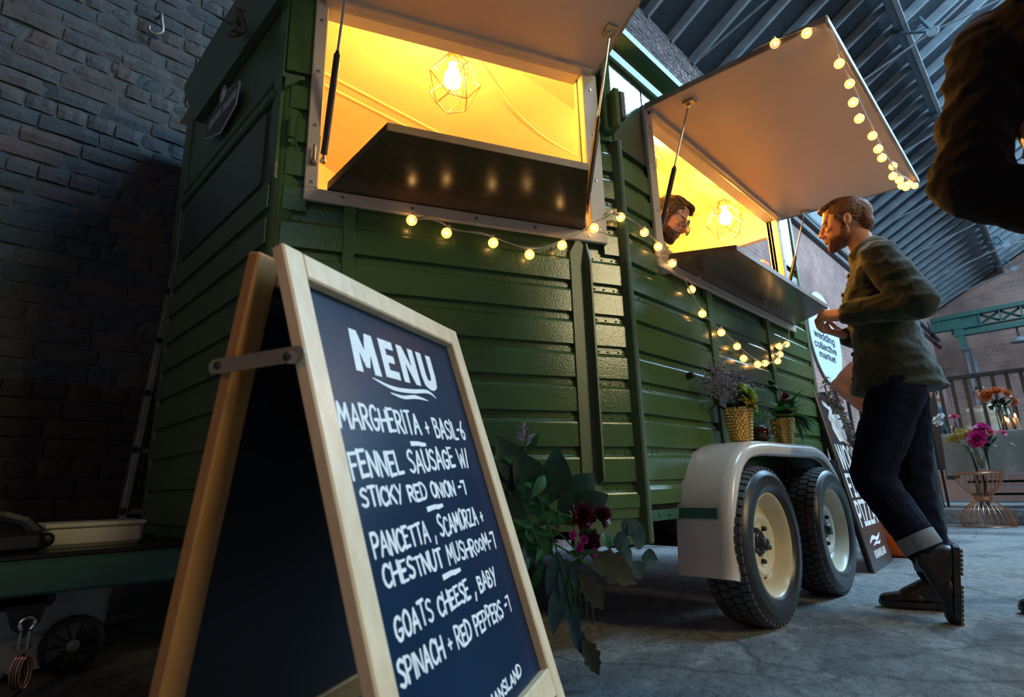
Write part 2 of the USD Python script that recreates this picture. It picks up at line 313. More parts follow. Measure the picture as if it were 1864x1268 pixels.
    # plants
    M['leaf'] = leafmat('leaf_green', '35702e', '224d22'); M['leafdark'] = leafmat('leaf_dark', '183f20', '102c1a'); M['leafblue'] = leafmat('leaf_bluegreen', '3c5a56', '2a4342')
    M['leafrust'] = leafmat('leaf_rust', '5a5228', '403a20'); M['leaflight'] = leafmat('leaf_light', '5d7d2c', '3f6128'); M['leafolive'] = leafmat('leaf_olive', '7d8a34', '5a6628'); M['stem'] = leafmat('stem_green', '49652f', '33482a', .1)
    M['yellow'] = leafmat('petal_yellow', 'c9a71e', '8f7a16'); M['lime'] = leafmat('pompon_lime', '9cc42c', '729a22'); M['lilac'] = leafmat('limonium_lilac', 'a090a8', '786a82')
    M['peony'] = leafmat('petal_peony', 'd0358f', '9c1f66'); M['pinkrose'] = leafmat('petal_pink', 'd8587f', 'b03058'); M['roseorange'] = leafmat('petal_orange', 'd98349', 'a8522a'); M['claret'] = leafmat('petal_claret', '641226', '380a14', .2)
    M['dryvine'] = mat('dried_vine', (.16, .14, .12), .9, var=(.10, .085, .075), vscale=30.0)
    M['redbloom'] = leafmat('petal_red', 'a3132c', '6a0c1c')
    M['navybadge'] = mat('badge_navy', (.014, .012, .032), .35); M['badgewhite'] = mat('badge_white', (.60, .62, .64), .5)
mk()
# ================================================================ the hall
YB, ZE, SL = 3.4, 7.46, math.tan(math.radians(29))          # back wall, eaves height, roof pitch
YR = -2.2; ZR = ZE + (YB - YR)*SL                            # ridge
roofz = lambda y: ZE + (YB - y)*SL if y >= YR else ZR - (YR - y)*SL

struct('floor', MB().add([[-6, -7.4, 0], [31, -7.4, 0], [31, YB + .05, 0], [-6, YB + .05, 0]], [[0, 1, 2, 3]]), M['concrete'], 'worn grey concrete floor with pale screed patches')
st = struct('trim_1', MB().bevel((8.3, -7.3, 0), (12.6, YB, .165), .012), M['concrete'], 'raised concrete step across the far end of the floor')

def brick(x, z, w, h, y0, proud, seed):
    """one old brick: a front of 5 x 3 points, rounded arrises and a worn face"""
    r = np.random.default_rng(seed); us, vs = np.linspace(0, 1, 5), np.linspace(0, 1, 3)
    g = [[x + w*u, y0 - proud + r.normal(0, .0022) + .006*(abs(u - .5) > .4) + .005*(abs(q - .5) > .4), z + h*q + r.normal(0, .0012)] for q in vs for u in us]
    g = np.array(g); g[:, 0] += r.normal(0, .0014, 15)
    if r.random() < .28: g[r.integers(0, 15), 1] += .012
    ring = [0, 1, 2, 3, 4, 9, 14, 13, 12, 11, 10, 5]
    c = np.array([x + w/2, 0, z + h/2]); back = g[ring].copy(); back[:, 1] = y0 + .005
    back[:, [0, 2]] = c[[0, 2]] + (back[:, [0, 2]] - c[[0, 2]])*1.03
    f = [[i*5 + j, i*5 + j + 1, (i + 1)*5 + j + 1, (i + 1)*5 + j] for i in range(2) for j in range(4)]
    f += [[ring[(k + 1) % 12], ring[k], 15 + k, 15 + (k + 1) % 12] for k in range(12)]
    return np.vstack([g, back]), np.array(f)
wb = thing('wall_back', 'old brick wall behind the trailer, bluish above a dark brown plinth', None, kind='structure')
part('masonry', MB().box((-6, YB, 0), (2.6, YB + .3, ZE)), M['mortar'], wb)
part('masonry', MB().box((2.6, YB, 0), (30.3, YB + .3, ZE)), M['brickwall'], wb)
cnt = 0; zz = 0.0; row = 0; rest = MB()
CH = .0905
while zz < 4.3:
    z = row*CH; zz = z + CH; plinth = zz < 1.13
    x = -.50 + (row % 2)*.06 - RNG.random()*.16
    hdr = row % 4 == 3
    while x < .98:
        w = (.112 if (hdr or RNG.random() < .18) else .238) + RNG.normal(0, .006)
        if x + w > -.36 and z > .25:
            pr = (.030 if plinth else .013) + RNG.normal(0, .0035)
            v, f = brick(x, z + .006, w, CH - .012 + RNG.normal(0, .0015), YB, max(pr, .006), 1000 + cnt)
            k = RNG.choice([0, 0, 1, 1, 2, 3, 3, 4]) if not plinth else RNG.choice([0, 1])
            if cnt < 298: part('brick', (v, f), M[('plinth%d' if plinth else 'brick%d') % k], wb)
            else: rest.add(v, f)
            cnt += 1
        x += w + .011
    row += 1
# upper courses seen over the trailer roof, too small to pick apart singly: one part
up = MB(); r2 = 0
for z in np.arange(6.47, 7.42, CH):
    x = 4.6 + (r2 % 2)*.12; r2 += 1
    while x < 10.4:
        w = (.112 if RNG.random() < .35 else .238); v, f = brick(x, z + .006, w, CH - .013, YB, .012 + RNG.normal(0, .003), int(x*977 + z*131)); up.add(v, f); x += w + .012
for z in np.arange(5.3, 6.2, CH):
    x = 4.4 + RNG.random()*.1
    while x < 9.4:
        w = .10 + RNG.random()*.2; v, f = brick(x, z, w, CH - .008, YB, .03 + abs(RNG.normal(0, .02)), int(x*977 + z*131)); up.add(v, f); x += w + .006
part('upper_brickwork', up, M['brick2'], wb, kind='stuff')
if rest.n: part('more_brickwork', rest, M['brick1'], wb, kind='stuff')
struct('trim_2', MB().bevel((4.2, YB - .13, 6.25), (12.5, YB + .02, 6.43), .012), M['stone'], 'stone ledge running along the upper back wall')
struct('trim_3', MB().bevel((9.8, YB - .09, 6.18), (29.9, YB + .02, 6.30), .02).bevel((9.8, YB - .09, 5.86), (29.9, YB + .02, 5.97), .02), M['iron'], 'two dark string courses along the far back wall')
w1 = thing('window_1', 'high window pane in the back wall beyond the trailer', None, (13.9, YB, 6.4), kind='structure')
part('frame', MB().box((13.0, YB - .03, 6.42), (15.3, YB - .005, 6.5)).box((13.0, YB - .03, 7.2), (15.3, YB - .005, 7.28)).box((13.0, YB - .03, 6.42), (13.08, YB - .005, 7.28)).box((15.22, YB - .03, 6.42), (15.3, YB - .005, 7.28)), M['stone'], w1)
part('pane', MB().box((13.08, YB - .018, 6.5), (15.22, YB - .008, 7.2)), emit('dusk_pane', SKY, .9), w1)
# end wall: gable under the roof
XE = 30.0
pe = np.array([[XE, YB, 0], [XE, YB, ZE], [XE, YR, ZR], [XE, -7.4, roofz(-7.4)], [XE, -7.4, 0]])
struct('wall_far', MB().add(np.vstack([pe, pe + V(.3, 0, 0)]), np.array([[0, 1, 2], [0, 2, 3], [0, 3, 4], [5, 7, 6], [5, 8, 7], [5, 9, 8]])), M['brickwall_end'], 'brick gable wall closing the far end of the hall')
pw = pe.copy(); pw[:, 0] = -6
struct('wall_near', MB().add(pw, np.array([[2, 1, 0], [3, 2, 0], [4, 3, 0]])), M['brickwall_end'], 'brick gable wall at the near end of the hall')
struct('wall_front', MB().box((-6, -7.7, 0), (31, -7.4, roofz(-7.4))), M['brickwall'], 'brick wall on the far side of the hall')

# roof: boards on rafters, a purlin, iron trusses; an unseen skylight strip left open in the far slope
ce = thing('ceiling', 'dark boarded roof on close pale-edged rafters', None, (0, YB, ZE), kind='structure')
def slope(x0, x1, ya, yb, up=.0): return MB().add([[x0, ya, roofz(ya) + up], [x1, ya, roofz(ya) + up], [x1, yb, roofz(yb) + up], [x0, yb, roofz(yb) + up]], [[3, 2, 1, 0]])
part('roof_boarding', slope(-6, 30.2, YB + .05, YR, .10), M['boards'], ce)
def slope2(x0, x1, ya, yb): return MB().add([[x0, ya, ZR - (YR - ya)*SL + .1], [x1, ya, ZR - (YR - ya)*SL + .1], [x1, yb, ZR - (YR - yb)*SL + .1], [x0, yb, ZR - (YR - yb)*SL + .1]], [[3, 2, 1, 0]])
part('roof_boarding', slope2(-6, 30.2, -4.5, -7.4), M['boards'], ce)
part('roof_boarding', slope2(-6, 30.2, YR, -2.3), M['boards'], ce)
part('roof_boarding', slope2(-6, 3.4, -2.3, -4.5), M['boards'], ce); part('roof_boarding', slope2(26.6, 30.2, -2.3, -4.5), M['boards'], ce)
cs, sn = math.cos(math.radians(29)), math.sin(math.radians(29))
for k in range(-6, 32):
    x = 7.26 + .716*k
    fr = axes((x, YB, ZE), (1, 0, 0), (0, -cs, sn), (0, sn, cs))
    part('rafter', MB().box((-.028, 0, -.085), (.028, (YB - YR)/cs, .10), fr), M['rafter'], ce)
part('purlin', MB().bevel((-6, .82, 8.60), (30, .94, 8.84), .01), M['steelblue'], ce, 'long painted purlin under the rafters')
part('purlin_flange', MB().bevel((-6, .735, 8.575), (30, .82, 8.625), .006), M['rafter'], ce, 'pale lower flange of the purlin')
TX = [4.6, 8.0, 11.4, 14.9, 18.3, 21.7, 25.1, 28.4]
def truss():
    t = thing('roof_truss', 'painted iron strut bracket with ring and tie rods under the purlin, nearest in view', 'roof truss', (TX[2], .86, 8.6), group='roof trusses')
    x = TX[2]; ring = V(x, .43, 8.27)
    m = MB(); a, b = V(x, .98, 8.60), V(x, .56, 8.66)
    for q in (a, b): m.tube([q + V(0, 0, 0), ring + (q - ring)*.12], [.035, .022], 8)
    for s_ in (.25, .45, .65, .85): m.tube([a + (ring - a)*s_*.9, b + (ring - b)*min(s_ + .1, .95)*.9], .010, 6)
    m.tube([a, b], .03, 8); part('strut_bracket', m, M['steelblue'], t)
    ang = np.linspace(0, 2*np.pi, 25)
    r = MB().tube([ring + V(0, math.cos(q)*.085, math.sin(q)*.085) for q in ang], .022, 8).tube([ring + V(0, math.cos(q)*.035, math.sin(q)*.035) for q in ang], .016, 6)
    r.lathe([(0, -.02), (.07, -.02), (.07, .02), (0, .02)], 20, toward(ring, (1, 0, 0)))
    part('ring', r, M['rafter'], t)
    for e in (V(x, 3.36, 7.42), V(x, -2.2, 9.75), V(x, -1.55, 8.27)):
        part('tie_rod', MB().tube([ring + (e - ring)*.03, e], .017, 8), M['rafter'], t)
    return t
t0 = truss(); o0 = ORIGIN[t0]
for k, x in enumerate(TX):
    if k != 2: copy_of(t0, ['painted iron truss strut and tie rods nearest above the trailer', 'second iron truss strut and tie rods above the trailer', '', 'iron strut bracket half hidden behind the dark coat sleeve', 'fifth iron truss with tie rods crossing the far rafters', 'sixth iron truss with tie rods crossing the far rafters', 'far iron strut bracket and ring seen under the dark coat sleeve', 'last iron truss with tie rods by the end gable'][k], (x, o0[1], o0[2]))

# green lattice girder across the far end, drain pipe, wall lamp
g = thing('lattice_girder', 'green riveted lattice girder across the far end of the hall', 'girder', (28.0, 0, 5.95))
def beam(name, y0, y1, z0, z1, w=.12): part(name, MB().bevel((28 - w, y0, z0), (28 + w, y1, z1), .01), M['girder'], g)
def beamline(name, p, q, r): part(name, MB().tube([p, q], r, 4), M['girder'], g)
GY = lambda u: 3.25 - 5.6*u
m = MB()
for (ya, yb, za, zb, hh) in ((3.3, -3.5, 6.62, 6.78, .16), (2.62, -3.5, 5.90, 5.93, .20), (2.62, -3.5, 6.17, 6.24, .05)):
    v = np.array([[28 - .16, ya, za], [28 + .16, ya, za], [28 + .16, yb, zb], [28 - .16, yb, zb]]); v2 = v + V(0, 0, hh)
    part('chord', MB().add(np.vstack([v, v2]), np.array([[0, 1, 2, 3], [7, 6, 5, 4], [0, 4, 5, 1], [1, 5, 6, 2], [2, 6, 7, 3], [3, 7, 4, 0]])), M['girder'], g)
part('end_plate', MB().bevel((27.95, 1.75, 6.0), (28.05, 2.7, 6.72), .01), M['girder'], g)
part('bracket', MB().prism([(3.3, 6.6), (3.3, 6.2), (2.62, 6.2), (2.45, 5.3), (2.3, 5.3), (2.3, 6.6)], -.14, .14, axes((28, 0, 0), (0, 1, 0), (0, 0, 1), (1, 0, 0))), M['girder'], g)
for k in range(7):
    y = 1.75 - k*.62
    for (a, b) in ((6.27, 6.66), (6.66, 6.27)): part('lattice_bar', MB().tube([(28.06, y, a), (28.06, y - .62, b)], .045, 4), M['girder'], g)
    part('upright', MB().bevel((27.9, y - .03, 6.2), (28.1, y + .03, 6.7), .005), M['girder'], g)
dp = MB().tube([(29.4, 2.36, 5.6), (29.4, 2.3, 5.2), (29.4, 2.3, 0)], .07, 10).tube([(29.4, 2.58, 5.6), (29.4, 2.52, 5.2), (29.4, 2.52, 0)], .06, 10)
solo('drain_pipe', dp, M['rafter'], 'pair of pale vertical pipes on the far brick wall under the green girder', 'pipe')
fl = thing('floodlight', 'small dark lamp hanging under the green girder', 'lamp', (28, .75, 5.35))
part('stem', MB().tube([(28, .75, 5.9), (28, .75, 5.5)], .04, 8), M['iron'], fl); part('shade', MB().lathe([(.06, .14), (.14, .1), (.3, -.06), (.28, -.08), (.02, .05)], 20, axes((28, .75, 5.4), (1, 0, 0), (0, 1, 0), (0, 0, 1))), M['stone'], fl)
# forged hook in the wall, top left
hk = smooth_path([(.52, YB + .0, 3.30), (.52, YB - .06, 3.30), (.525, YB - .075, 3.24), (.53, YB - .07, 3.17), (.50, YB - .06, 3.15), (.47, YB - .05, 3.19)], 20)
solo('wall_hook', MB().tube(hk, .009, 8), M['alu'], 'small forged iron hook driven into the bluish brick wall', 'hook', smooth=True)

# out of view frames around the unseen skylight, doorway and high window lights
gz = thing('window_2', 'unseen glazing bars across the roof skylight', None, (16.7, -3.35, 9.75), kind='structure')
for x in np.arange(3.4, 26.7, 1.16): part('glazing_bar', MB().box((x - .03, -4.5, roofz(-4.5) + .04), (x + .03, -4.44, roofz(-4.5) + .12)).tube([(x, -4.5, ZR - (YR + 4.5)*SL + .1), (x, -2.3, ZR - .1*SL + .1)], .035, 4), M['steelblue'], gz)
dr = thing('door_1', 'unseen frame around the cool doorway light', None, (14, -7.3, 0), kind='structure')
part('frame', MB().box((9.9, -7.38, 0), (10.0, -7.28, 4.8)).box((18.0, -7.38, 0), (18.1, -7.28, 4.8)).box((9.9, -7.38, 4.7), (18.1, -7.28, 4.8)), M['steelblue'], dr)
hw = thing('window_3', 'unseen mullions around the cool high window light', None, (-4.4, -7.3, 4.4), kind='structure')
for x in (-6.0 + .05, -5.1, -4.4, -3.7, -2.35): part('mullion', MB().box((x - .04, -7.38, 3.1), (x + .04, -7.28, 5.7)), M['steelblue'], hw)
# ================================================================ the horse trailer
YW = 1.145; PX = 1.79; FA = math.radians(23.788)
FD = V(math.cos(FA), -math.sin(FA), 0); FN = V(-math.sin(FA), -math.cos(FA), 0); P0 = V(PX, YW, 0)
FL = -1.27                                     # left end of the angled panel
XN = (P0 + FD*FL)[0]; YN = (P0 + FD*FL)[1]     # nose corner
YN2 = 2.76; YFAR = 3.25; XR = 3.955
fac = axes(P0, FD, FN, (0, 0, 1))              # (along, outward, up)
sid = axes((0, YW, 0), (1, 0, 0), (0, -1, 0), (0, 0, 1))
nos = axes((XN, 0, 0), (0, 1, 0), (-1, 0, 0), (0, 0, 1))
F = lambda s, o, z: fac(V(s, o, z)[None])[0]
S = lambda x, o, z: sid(V(x, o, z)[None])[0]
T = thing('horse_trailer', 'green converted horse trailer with two lit serving hatches', 'horse trailer', (2.0, 2.1, 0))
PITCH = .1237
def plank(fr, a, b, z0, h=PITCH):
    prof = [(-.010, 0), (.016, 0), (.016, .080), (.0145, .0858), (.0105, .0905), (.0055, .0935), (.0045, .095), (.0045, h - .015), (-.002, h - .012), (-.002, h + .004), (-.010, h + .004)] if h > .1 else [(-.010, 0), (.016, 0), (.016, h*.6), (.006, h*.78), (.004, h), (-.010, h)]
    p = np.array(prof); n = len(p)
    v = np.vstack([np.column_stack([np.full(n, a), p[:, 0], z0 + p[:, 1]]), np.column_stack([np.full(n, b), p[:, 0], z0 + p[:, 1]])])
    f = [[i, (i + 1) % n, n + (i + 1) % n, n + i] for i in range(n)]
    m = MB().add(fr(v), np.array(f))
    for o in (0, n): m.add(fr(v[o:o + n]), np.array([[0, k, k + 1] for k in range(1, n - 1)]))
    return m
W1 = (-1.19, -.07, 1.452, 2.222); W2 = (2.043, 3.700, 1.440, 2.21)
# angled panel
riv = MB()
zs = [.424 + PITCH*k for k in range(12)]
for z in zs:
    if z < 1.40:
        part('plank', plank(fac, FL + .02, -.005, z), M['green'], T)
    else:
        part('plank', plank(fac, FL + .02, W1[0] + .01, z), M['green'], T); part('plank', plank(fac, W1[1] - .01, -.005, z), M['green'], T)
    for s_ in (-1.22, -1.195, -.045, -.025) + (() if z > 1.3 else (-.09, -.13)): riv.ball(F(s_, .004, z + .1015), .0045, 1)
# side
for k, z in enumerate([.43 + .1225*k for k in range(12)]):
    if k == 0: part('plank', plank(sid, PX + .02, XR, .465, .0875), M['green'], T); continue
    if z < 1.39: part('plank', plank(sid, PX + .02, XR, z, .1225), M['green'], T)
    else:
        part('plank', plank(sid, PX + .02, W2[0] + .01, z, .1225), M['green'], T); part('plank', plank(sid, W2[1] - .01, XR, z, .1225), M['green'], T)
    for x in (1.9, 1.94, 3.9) if z > 1.3 else (1.9, 1.94, 2.46, 2.56, 3.2, 3.3, 3.9): riv.ball(S(x, .004, z + .1015), .0045, 1)
# nose
for k, z in enumerate([.44 + .1237*k for k in range(9)]): part('plank', plank(nos, YN + .03, YN2, z), M['green_dull'], T)
part('rivets', riv, M['green'], T, kind='stuff')
def holed(fr, a, b, z0, z1, w, o0, o1):
    m = MB()
    for lo, hi in (((a, o0, z0), (b, o1, w[2])), ((a, o0, w[3]), (b, o1, z1)), ((a, o0, w[2]), (w[0], o1, w[3])), ((w[1], o0, w[2]), (b, o1, w[3]))): m.box(lo, hi, fr)
    return m
w1i = (W1[0] + .042, W1[1] - .068, 1.495, 2.222); w2i = (W2[0] + .06, W2[1] - .05, 1.482, 2.21)
part('side_sheet', holed(fac, FL, 0, .40, 2.42, w1i, -.022, -.008), M['green'], T)
part('side_sheet', holed(sid, PX, XR, .465, 2.36, w2i, -.022, -.008), M['green'], T)
part('inner_lining', holed(fac, FL + .03, .01, .50, 2.55, w1i, -.040, -.024), M['liner'], T)
part('inner_lining', holed(sid, PX, XR - .02, .50, 2.37, w2i, -.040, -.024), M['liner'], T)
part('upper_panel', MB().box((FL, -.008, 1.925), (W1[0] + .01, .016, 2.60), fac).box((W1[0], -.008, 2.26), (0, .012, 2.60), fac).box((W1[1] - .01, -.008, 1.93), (0, .012, 2.4), fac), M['green'], T)
part('upper_panel', MB().box((PX, -.008, 1.92), (W2[0] + .01, .014, 2.335), sid).box((W2[0], -.008, 2.225), (W2[1], .014, 2.335), sid).box((W2[1] - .01, -.008, 1.92), (XR, .014, 2.335), sid), mat('panel_gloss', (.040, .062, .034), .16, bump=(70.0, .25, .003)), T, 'glossy upper side panel mirroring the skylight')
# roof with a green rim, and the opposite walls
part('roof_rim', MB().bevel((PX - .02, -.03, 2.335), (XR + .03, .035, 2.395), .008, sid), M['green_dull'], T)
part('roof_rim', MB().bevel((FL - .03, -.03, 2.575), (.03, .035, 2.625), .008, fac), M['green_dull'], T)
base = [F(FL, 0, 0)[:2], P0[:2], (XR, YW), (XR, YFAR), (PX, YFAR), (XN, YN2)]
part('roof', MB().prism([(PX, YW + .0), (XR + .02, YW), (XR + .02, YFAR), (PX, YFAR)], 2.60, 2.64, axes((0, 0, 0), (1, 0, 0), (0, 1, 0), (0, 0, 1))).prism([F(FL, .02, 0)[:2], F(0, .02, 0)[:2], (PX, YFAR), (XN, YN2)], 2.60, 2.64, axes((0, 0, 0), (1, 0, 0), (0, 1, 0), (0, 0, 1)))
     .add([[PX, YW - .01, 2.395], [XR + .02, YW - .01, 2.395], [XR + .02, YW + .5, 2.61], [PX, YW + .5, 2.61]], [[0, 1, 2, 3]]), M['green_dull'], T)
ci = MB().add([[PX, YW + .03, 2.36], [XR - .02, YW + .03, 2.36], [XR - .02, YW + .5, 2.58], [PX, YW + .5, 2.58]], [[3, 2, 1, 0]])
ci.box((XN + .03, YW + .1, 2.575), (XR - .02, YFAR - .02, 2.595))
part('inner_ceiling', ci, M['liner'], T)
part('inner_lining', MB().box((XN + .5, YFAR - .04, .5), (XR, YFAR - .02, 2.59)).add([[XN + .03, YN2, .5], [PX, YFAR - .03, .5], [PX, YFAR - .03, 2.59], [XN + .03, YN2, 2.59]], [[0, 1, 2, 3]]).box((XN + .015, YN, .5), (XN + .03, YN2, 2.59)), M['liner'], T)
part('inner_ceiling_rib', MB().bevel((XN + .10, 2.30, 2.566), (XR - .05, 2.312, 2.58), .002).bevel((XN + .10, 2.38, 2.566), (XR - .05, 2.392, 2.58), .002), M['liner'], T)
part('lamp_flex', MB().tube(smooth_path([(1.318, 1.616, 2.57), (1.6, 1.72, 2.565), (2.2, 1.9, 2.567), (2.9, 1.8, 2.566), (3.40, 1.349, 2.40)], 24), .004, 6), M['liner'], T)
part('opposite_wall', MB().box((PX, YFAR - .02, .4), (XR, YFAR, 2.6)).add([[XN, YN2, .4], [PX, YFAR, .4], [PX, YFAR, 2.6], [XN, YN2, 2.6]], [[3, 2, 1, 0]]), M['green_dull'], T)
part('floor_pan', MB().prism([F(FL, 0, 0)[:2], P0[:2], (XR, YW), (XR, YFAR), (PX, YFAR), (XN, YN2)], .40, .50, axes((0, 0, 0), (1, 0, 0), (0, 1, 0), (0, 0, 1))), M['black'], T)
# rear end wall with an open upper door
EW = (1.19, 1.56, 1.86, 2.238)
endf = axes((XR, 0, 0), (0, 1, 0), (1, 0, 0), (0, 0, 1))
part('end_wall', holed(endf, YW, YFAR, .40, 2.6, EW, -.03, 0), M['liner'], T)
part('end_jamb', MB().bevel((EW[0] - .045, -.05, EW[2]), (EW[0], .01, EW[3] + .03), .004, endf).bevel((EW[0], -.05, EW[3] - .02), (EW[1] + .02, .01, EW[3] + .022), .004, endf).bevel((EW[0] - .04, -.16, EW[2] - .03), (EW[1] + .02, .02, EW[2]), .004, endf), M['liner'], T)
# corner strips, ribs, rail
part('corner_post', MB().bevel((PX - .016, YW - .045, .335), (PX + .012, YW + .02, 1.93), .006), M['green_dull'], T)
part('corner_post', MB().bevel((XR - .02, YW - .022, .42), (XR + .018, YW + .02, 2.36), .005), M['green_dull'], T)
part('gutter_channel', MB().bevel((-.055, .012, 1.96), (-.012, .05, 2.42), .006, fac).bevel((-.025, .012, 1.96), (.004, .085, 2.14), .006, fac), M['green'], T)
part('latch_block', MB().bevel((.002, .03, 2.0), (.03, .085, 2.13), .006, fac), mat('rusty_latch', (.10, .05, .03), .7, .3, var=(.05, .035, .03), vscale=40.0), T)
for s0, s1, z0, z1 in ((-1.062, -1.024, .46, 1.452),): part('rib', MB().bevel((s0, .0, z0), (s1, .020, z1), .003, fac), M['green'], T)
rail = MB().prism([(-.235, .47), (-.165, .47), (-.165, 1.42), (-.20, 1.465), (-.235, 1.40)], .012, .022, axes(P0, FD, (0, 0, 1), FN))
rail.prism([(.012, .53), (.055, .56), (.055, 1.36), (.03, 1.44), (.012, 1.44)], -.172, -.164, axes(P0, FN, (0, 0, 1), FD))
part('angle_rail', rail, M['green_dull'], T, 'upright angle iron with a pointed top')
part('rail_bolt', MB().lathe([(0, .06), (.009, .06), (.009, .03), (.016, .03), (.016, .022), (.010, .022), (.010, .012), (.016, .012), (.016, 0)], 12, toward(F(-.205, .02, .437), FN + FD*.3)), M['steel'], T)
for x in (2.513, 3.247): part('rib', MB().bevel((x - .03, .0, .50), (x + .03, .024, 1.44), .003, sid), M['green'], T)
part('skirt', MB().box((-.27, -.02, .335), (0, .006, .425), fac).box((FL, -.02, .39), (-.27, .004, .425), fac), M['green_dull'], T)
part('sill_strip', MB().bevel((-.16, .0, .455), (-.005, .022, .505), .004, fac).bevel((FL, .0, .42), (-.24, .018, .46), .004, fac), M['green'], T)
# nose: visor, moulding, recessed panel, hinge flange
part('nose_sheet', MB().box((YN, -.02, .40), (YN2, .002, 2.6), nos), M['green_dull'], T)
vis = MB().prism([(YN + .02, 2.235), (2.62, 2.235), (2.90, 2.56), (2.90, 2.60), (YN + .02, 2.60)], .005, .035, axes((XN, 0, 0), (0, 1, 0), (0, 0, 1), (-1, 0, 0)))
part('nose_visor', vis, M['green_dull'], T)
part('nose_moulding', MB().bevel((YN + .05, 0, 1.845), (YN2, .022, 1.885), .006, nos).bevel((YN + .05, 0, 1.915), (YN2, .014, 1.95), .006, nos), M['green_dull'], T)
part('nose_pane', MB().prism(Polygon([(1.80, 1.58), (2.64, 1.58), (2.64, 1.80), (1.80, 1.80)]).buffer(.03), .002, .012, axes((XN, 0, 0), (0, 1, 0), (0, 0, 1), (-1, 0, 0))), mat('nose_pane_paint', (.055, .075, .062), .25), T)
part('corner_flange', MB().prism([(YN - .005, 1.52), (YN + .035, 1.60), (YN + .06, 1.68), (YN + .05, 2.60), (YN - .005, 2.60)], .004, .014, axes((XN, 0, 0), (0, 1, 0), (0, 0, 1), (-1, 0, 0))), M['green'], T)
part('far_flange', MB().bevel((YN2, -.02, 1.66), (YN2 + .10, .012, 2.57), .006, nos).bevel((YN2 - .03, 0, .41), (YN2 + .015, .014, 1.68), .005, nos), M['green_dull'], T)
part('nose_corner_post', MB().lathe([(.045, .41), (.045, 1.90)], 16, axes((XN + .035, YN + .02, 0), (1, 0, 0), (0, 1, 0), (0, 0, 1))), M['green'], T)
hz = F(FL + .03, .028, 1.66)
part('door_hinge', MB().tube([hz, hz + V(0, 0, .075)], .011, 10).bevel((FL + .005, .006, 1.645), (FL + .05, .016, 1.75), .003, fac).ball(hz + V(0, 0, -.012), .012, 1), M['green'], T)
br = MB().box((FL - .01, .012, 1.885), (FL + .06, .03, 1.90), fac).prism([(FL + .0, 1.885), (FL + .045, 1.885), (FL + .0, 1.845)], .02, .03, axes(P0, FD, (0, 0, 1), FN))
part('corner_bracket', br, M['green_dull'], T)
kn = np.array([XN - .08, 1.96, 2.27]); q = np.linspace(0, 2*np.pi, 30)
rk = MB().tube([kn + V(.015*math.sin(3*a), .045*math.cos(a)*(1 + .3*math.sin(2*a)), .030*math.sin(2*a)) for a in q], .011, 8).tube([kn, kn + V(-.02, -.06, .03), kn + V(0, -.11, -.01)], .008, 6).tube([kn, kn + V(0, .14, .12), kn + V(0, .3, .26)], .006, 6)
part('rope_knot', rk, M['rope'], T, 'knotted rope end')
# badge on the nose
bf = axes((XN - .03, 0, 0), (0, -1, 0), (0, 0, 1), (-1, 0, 0))
BC = [(2.049, 2.103), (2.069, 2.018), (2.228, 1.974), (2.403, 2.034), (2.406, 2.113), (2.236, 2.152)]
bp_ = Polygon([(-a, b) for a, b in BC])
bd = part('badge', MB().prism(bp_.buffer(.006), -.006, 0, bf), M['badgewhite'], T, 'navy shield badge with a pale edge and lettering')
part('badge_face', MB().prism(bp_, 0, .002, bf), M['navybadge'], bd)
tx = MB()
for text, x, z, h in (('VINTAGE', -2.385, 2.058, .034), ('TRAILERS', -2.215, 2.048, .036)):
    t_ = meshkit.text_mesh(text, h, .001, bold=True); v = np.array(t_.vertices); v[:, 0] *= .155/np.ptp(v[:, 0])
    tx.add(bf(v + V(x, z, .002)), t_.faces)
part('badge_lettering', tx, M['badgewhite'], bd)
part('badge_emblem', MB().lathe([(.030, 0), (.030, .002), (.036, .002), (.036, 0)], 24, axes((XN - .032, 2.225, 2.15), (0, 1, 0), (0, 0, 1), (-1, 0, 0))).prism([(-2.24, 2.125), (-2.21, 2.125), (-2.205, 2.165), (-2.225, 2.175), (-2.245, 2.165)], .002, .003, bf), M['badgewhite'], bd)

